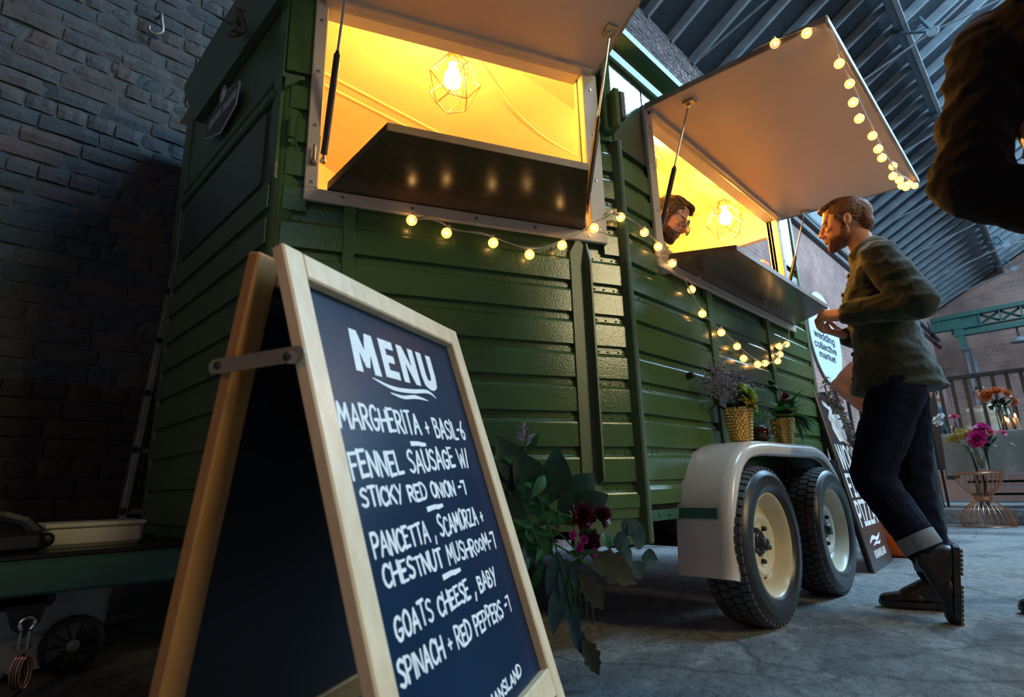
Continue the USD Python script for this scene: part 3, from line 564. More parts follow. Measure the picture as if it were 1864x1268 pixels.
# ---- serving hatches
def hatch(fr, w, wi, n, d, o, phi, flen, tilt_left, tilt_right):
    fm = MB()
    for lo, hi in (((w[0], .012, w[2]), (w[1], .030, wi[2])), ((w[0], .012, wi[2]), (wi[0], .030, w[3])), ((wi[1], .012, wi[2]), (w[1], .030, w[3])), ((w[0], .010, w[3] - .004), (w[1], .028, w[3] + .03))): fm.bevel(lo, hi, .003, fr)
    wf = part('window_frame', fm, M['frame'], T, 'cream painted angle frame of the hatch')
    rev = MB().box((wi[0] - .006, -.045, wi[2] - .006), (wi[1] + .006, .014, wi[2]), fr).box((wi[0] - .006, -.045, wi[2]), (wi[0], .014, wi[3]), fr).box((wi[1], -.045, wi[2]), (wi[1] + .006, .014, wi[3]), fr).box((wi[0] - .006, -.045, wi[3] - .005), (wi[1] + .006, .012, wi[3] + .04), fr)
    part('frame_reveal', rev, M['liner'], wf)
    sc = MB()
    for z in np.linspace(w[2] + .06, w[3] - .08, 4):
        for s_ in ((w[0] + wi[0])/2, (wi[1] + w[1])/2): sc.lathe([(0, .003), (.006, .002), (.007, 0)], 8, toward(fr(V(s_, .030, z)[None])[0], n))
    for s_ in np.linspace(w[0] + .12, w[1] - .08, 5): sc.lathe([(0, .003), (.006, .002), (.007, 0)], 8, toward(fr(V(s_, .030, (w[2] + wi[2])/2)[None])[0], n))
    part('screws', sc, M['steel'], wf, kind='stuff')
    c, s = math.cos(phi), math.sin(phi); hp = lambda p: np.column_stack([p[:, 0], .03 + p[:, 1]*c - p[:, 2]*s, w[3] + .004 + p[:, 1]*s + p[:, 2]*c])
    ff = lambda p: fr(hp(np.asarray(p, float)))
    fp = part('flap', MB().box((w[0] + .004, .0, .002), (w[1] - .004, flen, .020), ff), M['flapunder'], T, 'raised hatch flap')
    part('flap_edge', MB().bevel((w[0] + .002, flen - .012, -.003), (w[1] - .002, flen + .003, .024), .002, ff).bevel((w[0] - .003, 0, -.003), (w[0] + .006, flen, .024), .002, ff).bevel((w[1] - .006, 0, -.003), (w[1] + .003, flen, .024), .002, ff), M['alu'], fp)
    part('flap_skin', MB().box((w[0], .0, .020), (w[1], flen, .026), ff), M['green'], fp)
    hg = MB().box((w[0] + .03, -.012, -.016), (w[1] - .03, .026, .001), ff).tube([ff(V(w[0] + .03, .0, -.010)[None])[0], ff(V(w[1] - .03, .0, -.010)[None])[0]], .008, 8)
    part('flap_hinge', hg, M['frame'], fp)
    for (sb, zb, st, ot) in (tilt_left, tilt_right):
        a = fr(V(sb, .0, zb)[None])[0]; b = ff(V(st, ot, -.012)[None])[0]; L = b - a
        gs = part('gas_strut', MB().tube([a + L*.03, a + L*.52], .011, 10).tube([a + L*.52, a + L*.535], .007, 10), M['strutblack'], T, 'black gas strut')
        part('strut_rod', MB().tube([a + L*.52, a + L*.97], .0045, 8), M['steel'], gs)
        part('strut_end', MB().ball(a, .011, 1).tube([a - L*.001, a + L*.03], .006, 8), M['steel'], gs)
        part('strut_bracket', MB().ball(b, .010, 1).bevel((st - .022, ot - .02, -.012), (st + .022, ot + .03, .002), .001, ff), M['steel'], gs)
    return fp, ff
flap1, ff1 = hatch(fac, W1, w1i, FN, FD, 0, math.radians(9), .76, (w1i[0] + .012, 1.615, -1.095, .20), (w1i[1] - .004, 1.60, -.12, .20))
flap2, ff2 = hatch(sid, W2, w2i, V(0, -1, 0), V(1, 0, 0), 0, math.radians(-4), .765, (w2i[0] + .010, 1.60, 2.135, .17), (w2i[1] - .0, 1.62, 3.665, .165))
# toggles on the first frame
tg = MB().lathe([(0, .02), (.010, .018), (.013, 0)], 12, toward(F(-1.165, .030, 1.585), FN)).bevel((-1.170, .045, 1.58), (-1.160, .052, 1.64), .003, fac)
part('turn_catch', tg, M['alu'], T)
def shelf(fr, inner, outer, depth, z, thick=.026):
    poly = [(inner[0], -.035), (inner[1], -.035), (inner[1], .03), (outer[1], depth), (outer[0], depth), (inner[0], .03)]
    o = fr(V(0, 0, 0)[None])[0]; x = fr(V(1, 0, 0)[None])[0] - o; y = fr(V(0, 1, 0)[None])[0] - o
    sh = part('serving_shelf', MB().prism(poly, z, z + thick, axes(o, x, y, (0, 0, 1))), M['walnut'], T, 'dark wood serving shelf with tapered ends')
    ed = MB()
    pts = [poly[2], poly[3], poly[4], poly[5]]
    for a, b in zip(pts[:-1], pts[1:]):
        a, b = V(*a), V(*b); nrm = V(b[1] - a[1], -(b[0] - a[0])); nrm /= -np.linalg.norm(nrm)
        if (nrm @ V(0, 1)) < 0 and abs(nrm[1]) > .5: nrm = -nrm
        q = [a, b, b + nrm*.004, a + nrm*.004]; ed.prism(Polygon(q).buffer(0), z + .001, z + thick - .001, axes(o, x, y, (0, 0, 1)))
    part('edge_strip', ed, M['shelfedge_lit'], sh)  # edge in a lighter wood colour, the light on its face painted in
    return sh
shelf(fac, (-1.118, -.172), (-.985, -.358), .40, 1.497)
s2 = shelf(sid, (2.095, 3.675), (2.235, 3.455), .285, 1.482)
# ---- pressed steel tandem mudguard
gp = [(2.012, .205), (2.035, .35), (2.060, .47), (2.105, .555), (2.18, .635), (2.27, .68), (2.38, .700), (2.75, .705), (3.11, .703), (3.23, .680), (3.33, .625), (3.43, .53), (3.495, .40), (3.515, .225)]
from scipy.interpolate import CubicSpline
G = np.array(gp); tt = np.r_[0, np.cumsum(np.hypot(*np.diff(G, axis=0).T))]; Gs = CubicSpline(tt, G)(np.linspace(0, tt[-1], 70))
Gs[:, 1] = np.minimum(Gs[:, 1], .706)
tan = np.gradient(Gs, axis=0); tan /= np.linalg.norm(tan, axis=1, keepdims=True); nrm = np.column_stack([-tan[:, 1], tan[:, 0]])
sec = [(.0, 0), (.17, 0), (.198, -.004), (.212, -.014), (.219, -.030), (.219, -.046), (.212, -.056), (.205, -.050), (.198, -.046), (.192, -.056), (.192, -.064), (.186, -.064), (.186, -.022), (.15, -.010), (0, -.010)]
v = np.array([[p[0] + nn[0]*h, YW - o, p[1] + nn[1]*h] for p, nn in zip(Gs, nrm) for o, h in sec]); k = len(sec)
f = [[i*k + j, i*k + j + 1, (i + 1)*k + j + 1, (i + 1)*k + j] for i in range(len(Gs) - 1) for j in range(k - 1)]
mg = part('mudguard', MB().add(v, np.array(f)), M['cream'], T, 'cream painted tandem mudguard', smooth=50)
part('mudguard_strap', MB().box((1.802, YW - .024, .408), (2.034, YW - .018, .446)).ball((1.83, YW - .025, .427), .006, 1).ball((1.88, YW - .025, .427), .006, 1).ball((1.95, YW - .025, .427), .006, 1).box((2.026, YW - .175, .408), (2.034, YW + .15, .446)).ball((2.028, YW - .14, .427), .006, 1).ball((2.028, YW - .06, .427), .006, 1).ball((2.028, YW + .03, .427), .006, 1).ball((2.028, YW + .08, .427), .006, 1), M['green_beam'], T, 'green strap over the mudguard')
sl = part('side_lamp', MB().lathe([(.040, 0), (.042, .02), (.036, .034), (.030, .036)], 24, toward((2.79, 1.075, .757), (-.75, -.65, .1))).bevel((2.77, 1.05, .705), (2.82, 1.10, .73), .006), M['black'], T, 'round marker lamp on the mudguard')
part('lens', MB().lathe([(.034, .030), (.032, .045), (.022, .056), (0, .060)], 24, toward((2.79, 1.075, .757), (-.75, -.65, .1))), M['red'], sl, 'dark red lens', smooth=True)
part('side_lamp', MB().lathe([(0, .035), (.012, .03), (.016, .012), (.012, 0)], 16, toward((2.22, YW - .015, .985), (0, -1, 0))), M['black'], T, 'small black knob on the side')
# ---- two wheels
def wheel(x):
    c = V(x, .985, .297); fr = axes(c, (1, 0, 0), (0, 0, 1), (0, -1, 0))      # local z outward
    tp = [(.188, -.085), (.215, -.093), (.255, -.092), (.280, -.080), (.290, -.066), (.2935, -.03), (.2935, .03), (.290, .066), (.280, .080), (.262, .0905), (.258, .0915), (.254, .090), (.232, .093), (.212, .090), (.198, .080), (.188, .070), (.186, .0)]
    ty = part('tyre', MB().lathe(tp, 72, fr), M['rubber'], T, smooth=35)
    tr = MB(); nb = 54
    for i in range(nb):
        for (za, zb, off) in ((-.076, -.047, 0), (-.036, -.005, .5), (.005, .036, 0), (.047, .076, .5)):
            a0 = (i + off)/nb*2*np.pi; a1 = a0 + .72*2*np.pi/nb
            ps = []
            for a in (a0, a1):
                for z in (za, zb):
                    for r in (.284, 0.300 - (.006 if abs(z) > .06 else 0)): ps.append([r*math.cos(a), r*math.sin(a), z])
            m_ = trimesh.convex.convex_hull(np.array(ps)); tr.add(fr(np.array(m_.vertices)), m_.faces)
    part('tread', tr, M['treadrub'], ty, kind='stuff')
    rp = [(.186, -.03), (.186, .058), (.192, .066), (.1975, .070), (.198, .076), (.190, .077), (.184, .070), (.176, .050), (.170, .020), (.160, .006), (.140, .004), (.132, .010), (.124, .030), (.112, .038), (.094, .036), (.084, .026), (.070, .024), (.054, .026), (.050, .020), (.050, .0)]
    rm = part('wheel_rim', MB().lathe(rp, 64, fr), M['rimcream'], T, 'cream steel wheel', smooth=40)
    hl = MB()
    for a in np.radians([25, 115, 205, 295]):
        r_, d = .1445, V(math.cos(a), math.sin(a), 0); tdir = V(-math.sin(a), math.cos(a), 0)
        el = [(.017*math.cos(q), .008*math.sin(q)) for q in np.linspace(0, 2*np.pi, 16, endpoint=False)]
        oo = d*r_ + V(0, 0, .0045); hl.prism(el, 0, .0025, lambda p, oo=oo, tdir=tdir, d=d: fr(oo + p[:, :1]*tdir + p[:, 1:2]*d + p[:, 2:3]*V(0, 0, 1)))
    part('vent_holes', hl, M['black'], rm)
    part('hub_cap', MB().lathe([(.046, .012), (.046, .024), (.040, .032), (.028, .034), (.026, .048), (.018, .056), (0, .058)], 32, fr), M['black'], rm, smooth=40)
    for a in np.radians([54, 126, 198, 270, 342]):
        o = V(.0665*math.cos(a), .0665*math.sin(a), .022)
        part('wheel_nut', MB().lathe([(.013, 0), (.010, .006), (.010, .016), (.006, .020), (0, .020)], 6, lambda p, o=o: fr(p + o)), M['strutblack'], rm)
wheel(2.346); wheel(3.144)
part('axle', MB().tube([(2.346, 1.06, .297), (2.346, 3.2, .297)], .03, 10).tube([(3.144, 1.06, .297), (3.144, 3.2, .297)], .03, 10).box((1.9, 1.30, .30), (3.7, 1.38, .40)).box((1.2, 2.3, .30), (3.9, 2.4, .40)).box((1.2, 2.0, .34), (3.9, 2.06, .40)), M['black'], T)
part('mudflap', MB().bevel((3.50, .95, .225), (3.512, 1.14, .64), .003), M['black'], T)
# ---- drawbar, coupling, safety chain
db = MB()
for (a, b) in (((.66, 2.32), (-1.0, 2.26)), ((.66, 2.10), (-.9, 2.22))):
    a, b = V(*a, 0), V(*b, 0); d = (b - a)/np.linalg.norm(b - a); fr = axes(a, d, (-d[1], d[0], 0), (0, 0, 1)); db.bevel((0, -.03, .285), (np.linalg.norm(b - a), .03, .378), .008, fr)
part('drawbar', db, M['green_beam'], T, 'green painted drawbar beams')
part('drawbar_plate', MB().bevel((-.6, 2.13, .378), (.62, 2.42, .392), .003), M['black'], T)
hp = MB().bevel((.02, 2.20, .24), (.30, 2.30, .286), .01)
hp.prism([(.10, .285), (.285, .285), (.272, .20), (.24, .165), (.21, .19), (.19, .25), (.15, .245), (.12, .215)], 2.20, 2.225, axes((0, 0, 0), (1, 0, 0), (0, 0, 1), (0, 1, 0)))
part('coupling_hanger', hp, M['black'], T)
sp = smooth_path([(-.3, 2.2, .40), (-.05, 2.2, .47), (.10, 2.2, .50), (.18, 2.2, .49), (.235, 2.2, .44)], 12)
part('hand_brake', MB().tube(sp, .018, 8).bevel((.10, 2.17, .392), (.25, 2.25, .455), .015).ball((.255, 2.21, .425), .022, 1), M['black'], T)
# ================================================================ hand lettering: brush strokes
G_ = {
 'A': (.62, [[(0, 0), (.31, 1), (.62, 0)], [(.10, .36), (.52, .36)]]), 'B': (.55, [[(.04, 0), (0, 1)], [(0, 1), (.34, .96), (.42, .76), (.30, .58), (.02, .52)], [(.30, .56), (.52, .42), (.52, .16), (.34, .02), (.04, 0)]]),
 'C': (.55, [[(.55, .84), (.40, .99), (.20, .94), (.04, .66), (.03, .34), (.18, .04), (.38, 0), (.55, .14)]]), 'D': (.60, [[(.02, 0), (0, 1)], [(0, 1), (.30, .95), (.56, .68), (.58, .36), (.38, .06), (.02, 0)]]),
 'E': (.48, [[(.03, 0), (0, 1)], [(0, .97), (.46, 1)], [(.01, .52), (.38, .54)], [(.03, .02), (.48, .05)]]), 'F': (.46, [[(.03, 0), (0, 1)], [(0, .97), (.46, 1)], [(.01, .52), (.38, .55)]]),
 'G': (.60, [[(.54, .86), (.38, 1), (.16, .92), (.02, .60), (.04, .28), (.22, .02), (.44, .06), (.54, .26), (.55, .42)], [(.32, .42), (.60, .44)]]), 'H': (.58, [[(.02, 0), (0, 1)], [(.58, 0), (.56, 1)], [(0, .48), (.56, .54)]]),
 'I': (.10, [[(.05, 0), (.05, 1)]]), 'K': (.56, [[(.02, 0), (0, 1)], [(.52, 1), (.04, .44)], [(.18, .58), (.56, 0)]]), 'L': (.45, [[(0, 1), (.03, .02), (.45, .05)]]),
 'M': (.72, [[(0, 0), (.08, 1), (.36, .34), (.62, 1), (.72, 0)]]), 'N': (.58, [[(.02, 0), (0, 1), (.54, .02), (.58, 1)]]), 'O': (.56, [[(.28, 1), (.06, .80), (0, .45), (.12, .10), (.30, 0), (.50, .18), (.56, .55), (.46, .90), (.28, 1)]]),
 'o': (.46, [[(.23, .82), (.04, .66), (.02, .32), (.20, .10), (.40, .26), (.44, .60), (.23, .82)]]),
 'P': (.52, [[(.03, 0), (0, 1)], [(0, .98), (.36, .96), (.52, .74), (.38, .50), (.02, .44)]]), 'R': (.56, [[(.03, 0), (0, 1)], [(0, .98), (.36, .96), (.50, .74), (.36, .50), (.02, .46)], [(.20, .48), (.56, 0)]]),
 'S': (.50, [[(.48, .88), (.30, 1), (.08, .88), (.06, .66), (.42, .40), (.46, .16), (.26, 0), (.02, .10)]]), 'T': (.56, [[(0, .96), (.56, 1)], [(.28, .98), (.30, 0)]]),
 'U': (.56, [[(0, 1), (.02, .28), (.16, .02), (.38, .02), (.54, .26), (.56, 1)]]), 'W': (.78, [[(0, 1), (.18, 0), (.40, .70), (.58, 0), (.78, 1)]]), 'Y': (.54, [[(0, 1), (.28, .50)], [(.54, 1), (.16, -.06)]]),
 'Z': (.54, [[(.02, .96), (.52, .98), (.02, .03), (.54, .05)]]), '+': (.34, [[(0, .40), (.34, .44)], [(.17, .66), (.17, .16)]]), '-': (.30, [[(0, .48), (.30, .52)]]), ',': (.12, [[(.10, .10), (.0, -.24)]]), '/': (.30, [[(.30, 1.0), (0, -.05)]]),
 '6': (.48, [[(.40, 1), (.12, .60), (.02, .28), (.18, .02), (.40, .08), (.46, .32), (.28, .50), (.06, .34)]]), '7': (.46, [[(0, .96), (.46, 1), (.38, 0)]]), ' ': (.34, [])}
def curve(pts):
    if len(pts) < 4: return pts
    P = np.array(pts); out = []
    for i in range(len(P) - 1):
        p0, p1, p2, p3 = P[max(i - 1, 0)], P[i], P[i + 1], P[min(i + 2, len(P) - 1)]
        for t in np.linspace(0, 1, 5, endpoint=False): out.append(.5*((2*p1) + (-p0 + p2)*t + (2*p0 - 5*p1 + 4*p2 - p3)*t**2 + (-p0 + 3*p1 - 3*p2 + p3)*t**3))
    return out + [P[-1]]
SHARP = set('AMNTZKHEFILWY7+-/,U')
def strokes(text, u0, u1, v0b, v1b, h, width, seed, small=None):
    """lettering as one shapely shape: runs u0..u1, baseline v0b..v1b (v grows downwards), capital height h"""
    r = np.random.default_rng(seed); x = 0; items = []
    for ch in text:
        w, st = G_[ch]; items.append((x, ch, st)); x += w + .16
    k = (u1 - u0)/(x - .16); shapes = []
    for x0, ch, st in items:
        dz, sc = r.normal(0, .03), 1 + r.normal(0, .05)
        for s_ in st:
            p = s_ if ch in SHARP else curve(s_)
            q = []
            for (a, b) in p:
                fx = (x0 + a)/(x - .16); q.append((u0 + (x0 + a)*k + r.normal(0, .0004), (v0b + (v1b - v0b)*fx) - h*(b*sc + dz)))
            shapes.append(LineString(q).buffer(width/2*(1 + r.normal(0, .08)), quad_segs=3, join_style='round'))
    return unary_union(shapes).simplify(.0003)
# ================================================================ the menu board (a wooden A-frame)
TL = V(.3174, .7983, .9128); az = math.radians(24.934); rl = math.radians(-1.62)
def leaf_frame(tilt, sgn):
    a0 = V(math.cos(az), math.sin(az), 0); out = V(math.sin(az), -math.cos(az), 0)*sgn
    b0 = -V(0, 0, 1)*math.cos(tilt) + out*math.sin(tilt)
    a = a0*math.cos(rl) + b0*math.sin(rl); b = b0*math.cos(rl) - a0*math.sin(rl)
    n = np.cross(a, b); n *= np.sign(n @ out); return a, b, n
BWID = .62
AB = thing('menu_board', 'wooden A-frame chalkboard menu with hand lettering, nearest the camera', 'menu board', (.55, .75, 0))
a1, b1, n1 = leaf_frame(math.radians(16.366), 1)
bf1 = axes(TL, a1, b1, n1)                       # (across, down, outwards)
L1 = TL[2]/-b1[2]; L1r = (TL + a1*BWID)[2]/-b1[2]
def leafparts(fr, L, Lr, face, mats, inner):
    sw, th = .045, .023
    part('stile', MB().bevel((0, 0, -th), (sw, L, 0), .003, fr), mats, AB); part('stile', MB().bevel((BWID - sw, 0, -th), (BWID, Lr, 0), .003, fr), mats, AB)
    part('top_rail', MB().bevel((sw, .0005, -th), (BWID - sw, .047, -.0003), .003, fr), mats, AB); part('bottom_rail', MB().bevel((sw, .783, -th), (BWID - sw, .835, -.0003), .003, fr), mats, AB)
    return part('panel', MB().box((sw - .008, .04, -.0225), (BWID - sw + .008, .79, -.0190), fr), face, AB)
pn = leafparts(bf1, L1, L1r, M['board'], M['pine'], True)
part('panel_back', MB().box((.037, .04, -.0265), (BWID - .037, .79, -.0232), bf1), M['boardback'], AB)
# lettering rows, in metres across and down the panel (the letters stand proud of the board by a paint's thickness)
rows = [('MARGHERITA + BASIL-6', .072, .530, .285, .287, .041, .0058), ('FENNEL SAUSAGE W/', .074, .508, .367, .349, .040, .0060), ('STICKY RED ONION -7', .083, .452, .409, .407, .0275, .0053),
        ('PANCETTA , SCAMORZA +', .085, .500, .483, .470, .0335, .0053), ('CHESTNUT MUSHRooM-7', .094, .527, .526, .525, .0295, .0051), ('GOATS CHEESE , BABY', .094, .478, .597, .590, .031, .0051), ('SPINACH + RED PEPPERS -7', .080, .512, .650, .652, .0305, .0049)]
def lettered(shape, parent, mt, fr=bf1, d0=-.0190, d1=-.0183): return part('lettering', MB().prism(shape, d0, d1, fr), mt, parent)
for i, (t_, u0, u1, va, vb, h, w) in enumerate(rows): lettered(strokes(t_, u0, u1, va, vb, h, w, 40 + i), pn, M['chalk'])
lettered(strokes('HUMANSLAND', .268, .474, .766, .760, .019, .0040, 60), pn, M['chalk'])
def blk(pts): return Polygon(pts)
# the MENU heading in heavy capitals
def heavy(ch, x, top, bot, w):
    f = lambda p: [(x + a*w, bot + (top - bot)*b) for a, b in p]
    P = {'M': [(.0, 0), (.06, 1), (.34, 1), (.50, .55), (.64, 1), (.93, 1), (1.0, 0), (.72, 0), (.72, .52), (.58, .14), (.42, .14), (.27, .52), (.27, 0)], 'E': [(0, 0), (0, 1), (.95, 1), (.95, .78), (.38, .78), (.38, .61), (.85, .61), (.85, .41), (.38, .41), (.38, .21), (1, .21), (1, 0)],
         'N': [(0, 0), (0, 1), (.32, 1), (.68, .46), (.68, 1), (1, 1), (1, 0), (.70, 0), (.32, .56), (.32, 0)]}
    if ch == 'U': return LineString(f([(.17, .97), (.17, .38), (.24, .17), (.42, .11), (.60, .11), (.76, .17), (.83, .38), (.83, .97)])).buffer(w*.17, cap_style='flat')
    return Polygon(f(P[ch]))
hd = unary_union([heavy('M', .150, .100, .181, .080), heavy('E', .246, .098, .178, .052), heavy('N', .312, .097, .178, .066), heavy('U', .392, .094, .180, .066)]).buffer(.0012).buffer(-.0012)
lettered(hd, pn, M['chalk'])
def swash(pts, ws):
    c = np.array(curve(pts)); t = np.linspace(0, 1, len(c)); w = np.interp(t, np.linspace(0, 1, len(ws)), ws); tn = np.gradient(c, axis=0); tn /= np.linalg.norm(tn, axis=1, keepdims=True); nn = np.column_stack([-tn[:, 1], tn[:, 0]])*w[:, None]
    return Polygon(np.vstack([c + nn, (c - nn)[::-1]])).buffer(0)
lettered(unary_union([swash([(.196, .188), (.26, .199), (.33, .196), (.40, .188), (.434, .199)], [.001, .004, .0045, .004, .0005]), swash([(.246, .210), (.29, .2135), (.34, .207), (.392, .209)], [.001, .0035, .004, .0005])]), pn, M['chalk'])
for (u0, v0, u1, v1) in ((.271, .302, .330, .302), (.270, .423, .334, .419), (.264, .538, .336, .536)):
    v0, v1 = v0 + .004, v1 + .004; lettered(swash([(u0, v0), ((u0 + u1)/2, (v0 + v1)/2 - .001), ((u0 + u1)/2 + .01, (v0 + v1)/2), (u1, v1)], [.0045, .0042, .0045, .003]), pn, M['chalk'])
# rear leaf
a2, b2, n2 = leaf_frame(math.radians(11.2), -1)
o2 = TL + V(math.sin(az), -math.cos(az), 0)*-.066
bf2 = axes(o2, a2, b2, n2)
part('rear_panel', MB().box((.037, .04, -.016), (BWID - .037, .79, -.012), bf2), M['boardback'], AB)
L2 = o2[2]/-b2[2]; L2r = (o2 + a2*BWID)[2]/-b2[2]; sw, th = .045, .024
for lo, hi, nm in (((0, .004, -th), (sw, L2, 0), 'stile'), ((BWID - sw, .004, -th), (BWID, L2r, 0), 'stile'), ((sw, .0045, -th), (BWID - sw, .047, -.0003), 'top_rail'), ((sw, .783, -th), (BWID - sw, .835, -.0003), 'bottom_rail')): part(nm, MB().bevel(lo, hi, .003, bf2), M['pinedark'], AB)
for u in (.10, .50): part('hinge', MB().box((u, .002, -.05), (u + .03, .006, -.018), bf1).tube([bf1(V(u, .006, -.03)[None])[0], bf1(V(u + .03, .006, -.03)[None])[0]], .006, 8), M['steel'], AB)
e0 = TL + a1*-.006; outv = V(math.sin(az), -math.cos(az), 0)
def endpt(o, z): p = e0 + outv*o; return V(p[0], p[1], z)
bA, bB = endpt(-.103, .7262), endpt(.049, .7262); d = (bB - bA)/np.linalg.norm(bB - bA)
bar = LineString([(0, 0), (np.linalg.norm(bB - bA), .004)]).buffer(.0115, quad_segs=6)
stay = part('stay_bar', MB().prism(bar, -.0015, .0015, axes(bA, d, (0, 0, 1), -a1)), M['alu'], AB, 'flat metal stay bar')
for p in (bA + d*.006, bB + d*-.018): part('screw_head', MB().lathe([(0, .005), (.004, .0045), (.0062, .002), (.0062, 0)], 16, toward(p + V(0, 0, .001) - a1*.0015, -a1)), M['black'], stay)
part('washer', MB().lathe([(.003, .002), (.010, .002), (.010, -.006), (.003, -.006)], 20, toward(bB + d*-.010, -a1)), M['steel'], stay)

# ================================================================ pendant lamps inside the trailer
LAMP_H = .245
def lamp(loc, label, s=1.0):
    t = thing('pendant_lamp', label, 'lamp', loc, group='pendant lamps in the trailer')
    n = 5; ring = lambda r, z, o: np.array([[r*math.cos((k + o)/n*2*np.pi), r*math.sin((k + o)/n*2*np.pi), z] for k in range(n)])*s
    A, B, C_, D = ring(.030, .115, 0), ring(.078, .055, 0), ring(.118, -.020, .5), ring(.068, -.118, 0)
    m = MB()
    ln = lambda p, q: m.tube([p, q], .0022, 6)
    for k in range(n):
        j = (k + 1) % n
        for p, q in ((A[k], A[j]), (A[k], B[k]), (B[k], B[j]), (B[k], C_[k]), (B[j], C_[k]), (C_[k], D[k]), (C_[k], D[j]), (D[k], D[j]), (A[k], C_[k])): ln(p, q)
    part('wire_cage', m, M['copper'], t, 'geometric copper wire cage', local=True)
    part('lamp_socket', MB().lathe([(.006, .13), (.020, .125), (.022, .10), (.019, .075), (.0, .075)], 20, lambda p: p*s), M['socket'], t, local=True, smooth=40)
    part('bulb', MB().lathe([(0, -.040), (.018, -.037), (.033, -.022), (.037, 0), (.032, .024), (.019, .046), (.015, .075), (0, .075)], 24, lambda p: p*s), M['bulb'], t, 'lit globe bulb', local=True, smooth=True)
    part('cord', MB().tube([(0, 0, .125*s), (0, 0, 2.575 - loc[2])], .003, 6), M['socket'], t, local=True)
    return t
lamp((1.318, 1.616, 2.262), 'copper wire cage pendant lamp seen through the left hatch', 1.03)
lamp((3.40, 1.349, 2.215), 'copper wire cage pendant lamp seen through the right hatch', 1.05)
lamp((2.60, 1.44, 2.372), 'copper wire cage pendant lamp half hidden behind the jamb of the right hatch', .8)

# ================================================================ festoon lights
def festoon(label, pts, bulbs, loc, group=None):
    t = thing('string_lights', label, 'string lights', loc, group='string lights on the trailer')
    part('cord', MB().tube(smooth_path(pts, len(pts)*9), .0022, 6).tube(smooth_path([np.array(p) + V(.004, -.004, .004*((-1)**i)) for i, p in enumerate(pts)], len(pts)*9), .0016, 5), M['wire'], t)
    for i, (p, d) in enumerate(bulbs):
        p = np.array(p, float); d = np.array(d, float)/np.linalg.norm(d); R = .0185
        b = part('bulb', MB().ball(p, R, 3), M['ballglass'], t, smooth=True)
        part('glow', MB().ball(p, .0062, 2), M['fairy'], b)
        part('cap', MB().lathe([(.008, 0), (.006, .010), (.0025, .016)], 10, toward(p + d*R*.92, d)), M['socket'], b)
    return t
f_ = lambda s, z, o=.03: F(s, o, z)
A_ = [f_(-.80, 1.447, .035), f_(-.844, 1.425, .045), f_(-.76, 1.440, .035), f_(-.715, 1.418, .045), f_(-.60, 1.412, .04), f_(-.53, 1.399, .045), f_(-.41, 1.378, .045), f_(-.29, 1.425, .045), f_(-.20, 1.478, .04), f_(-.150, 1.515, .05), f_(-.06, 1.57, .05), f_(-.017, 1.575, .05)]
side_pts = [(1.95, 1.10, 1.545), (2.03, 1.10, 1.535), (2.10, 1.10, 1.50), (2.22, 1.10, 1.42), (2.32, 1.10, 1.33), (2.44, 1.10, 1.27), (2.60, 1.10, 1.225), (2.74, 1.10, 1.19), (2.90, 1.10, 1.152), (3.05, 1.10, 1.15), (3.20, 1.10, 1.19), (3.31, 1.10, 1.26), (3.42, 1.10, 1.32), (3.56, 1.12, 1.43)]
B1 = [(f_(-.844, 1.4224, .045), (.3, -.2, 1)), (f_(-.723, 1.394, .045), (.3, -.2, 1)), (f_(-.553, 1.381, .045), (0, 0, 1)), (f_(-.414, 1.355, .045), (-.6, .2, .8)), (f_(-.280, 1.4106, .045), (.2, 0, 1)), (f_(-.1436, 1.496, .055), (-.3, 0, 1)), (f_(-.017, 1.565, .05), (-1, 0, .3))]
B2 = [(1.916, 1.549), (2.019, 1.516), (2.13, 1.471), (2.285, 1.386), (2.366, 1.288), (2.546, 1.231), (2.711, 1.189), (2.772, 1.136), (2.944, 1.129), (3.049, 1.149), (3.245, 1.189), (3.298, 1.235), (3.304, 1.284), (3.431, 1.316)]
FS = festoon('string of small round warm lights looped below both serving hatches', A_ + [V(*p) for p in side_pts], B1 + [((x, 1.10, z), (.2, 0, 1)) for x, z in B2], (1.8, 1.1, 1.2))
B3 = [(2.217, 2.092), (2.345, 2.073), (2.342, 1.985), (2.40, 1.94), (2.621, 1.966), (2.696, 1.935), (2.75, 1.915), (3.015, 1.986), (2.95, 1.906), (3.121, 1.954), (3.16, 1.94), (3.417, 2.048), (3.30, 1.985), (3.656, 2.133)]
ed = [(2.04, .62, 2.20), (2.04, .532, 2.195), (2.04, .46, 2.18), (2.04, .40, 2.165), (2.06, .37, 2.15), (2.20, .365, 2.115), (2.35, .365, 2.08), (2.50, .365, 2.03), (2.65, .365, 1.99), (2.80, .365, 1.965), (2.95, .365, 1.96), (3.10, .365, 1.98), (3.28, .365, 2.03), (3.45, .365, 2.08), (3.66, .365, 2.145)]
festoon('string of small round warm lights along the outer edge of the raised right flap', [V(*p) for p in ed], [((2.035, .532, 2.178), (0, 0, 1)), ((2.035, .421, 2.150), (.4, 0, 1))] + [((x, .37, z), (.4, 0, 1)) for x, z in B3], (2.8, .4, 2.1))
def peg(p, d, label):
    d = np.array(d, float)/np.linalg.norm(d); fr = toward(p, d); t = thing('clothes_peg', label, 'clothes peg', p, group='clothes pegs at the hatches')
    part('jaw', MB().prism([(-.005, 0), (-.005, .045), (-.001, .072), (-.0005, .072), (-.0008, 0)], -.005, .005, lambda q: fr(q[:, [0, 2, 1]])), M['peg'], t)
    part('jaw', MB().prism([(.005, 0), (.005, .045), (.001, .072), (.0005, .072), (.0008, 0)], -.005, .005, lambda q: fr(q[:, [0, 2, 1]])), M['peg'], t)
    part('spring', MB().lathe([(.006, -.004), (.006, .004)], 12, lambda q: fr(np.column_stack([q[:, 0], q[:, 2], q[:, 1] + .03]))), M['steel'], t)
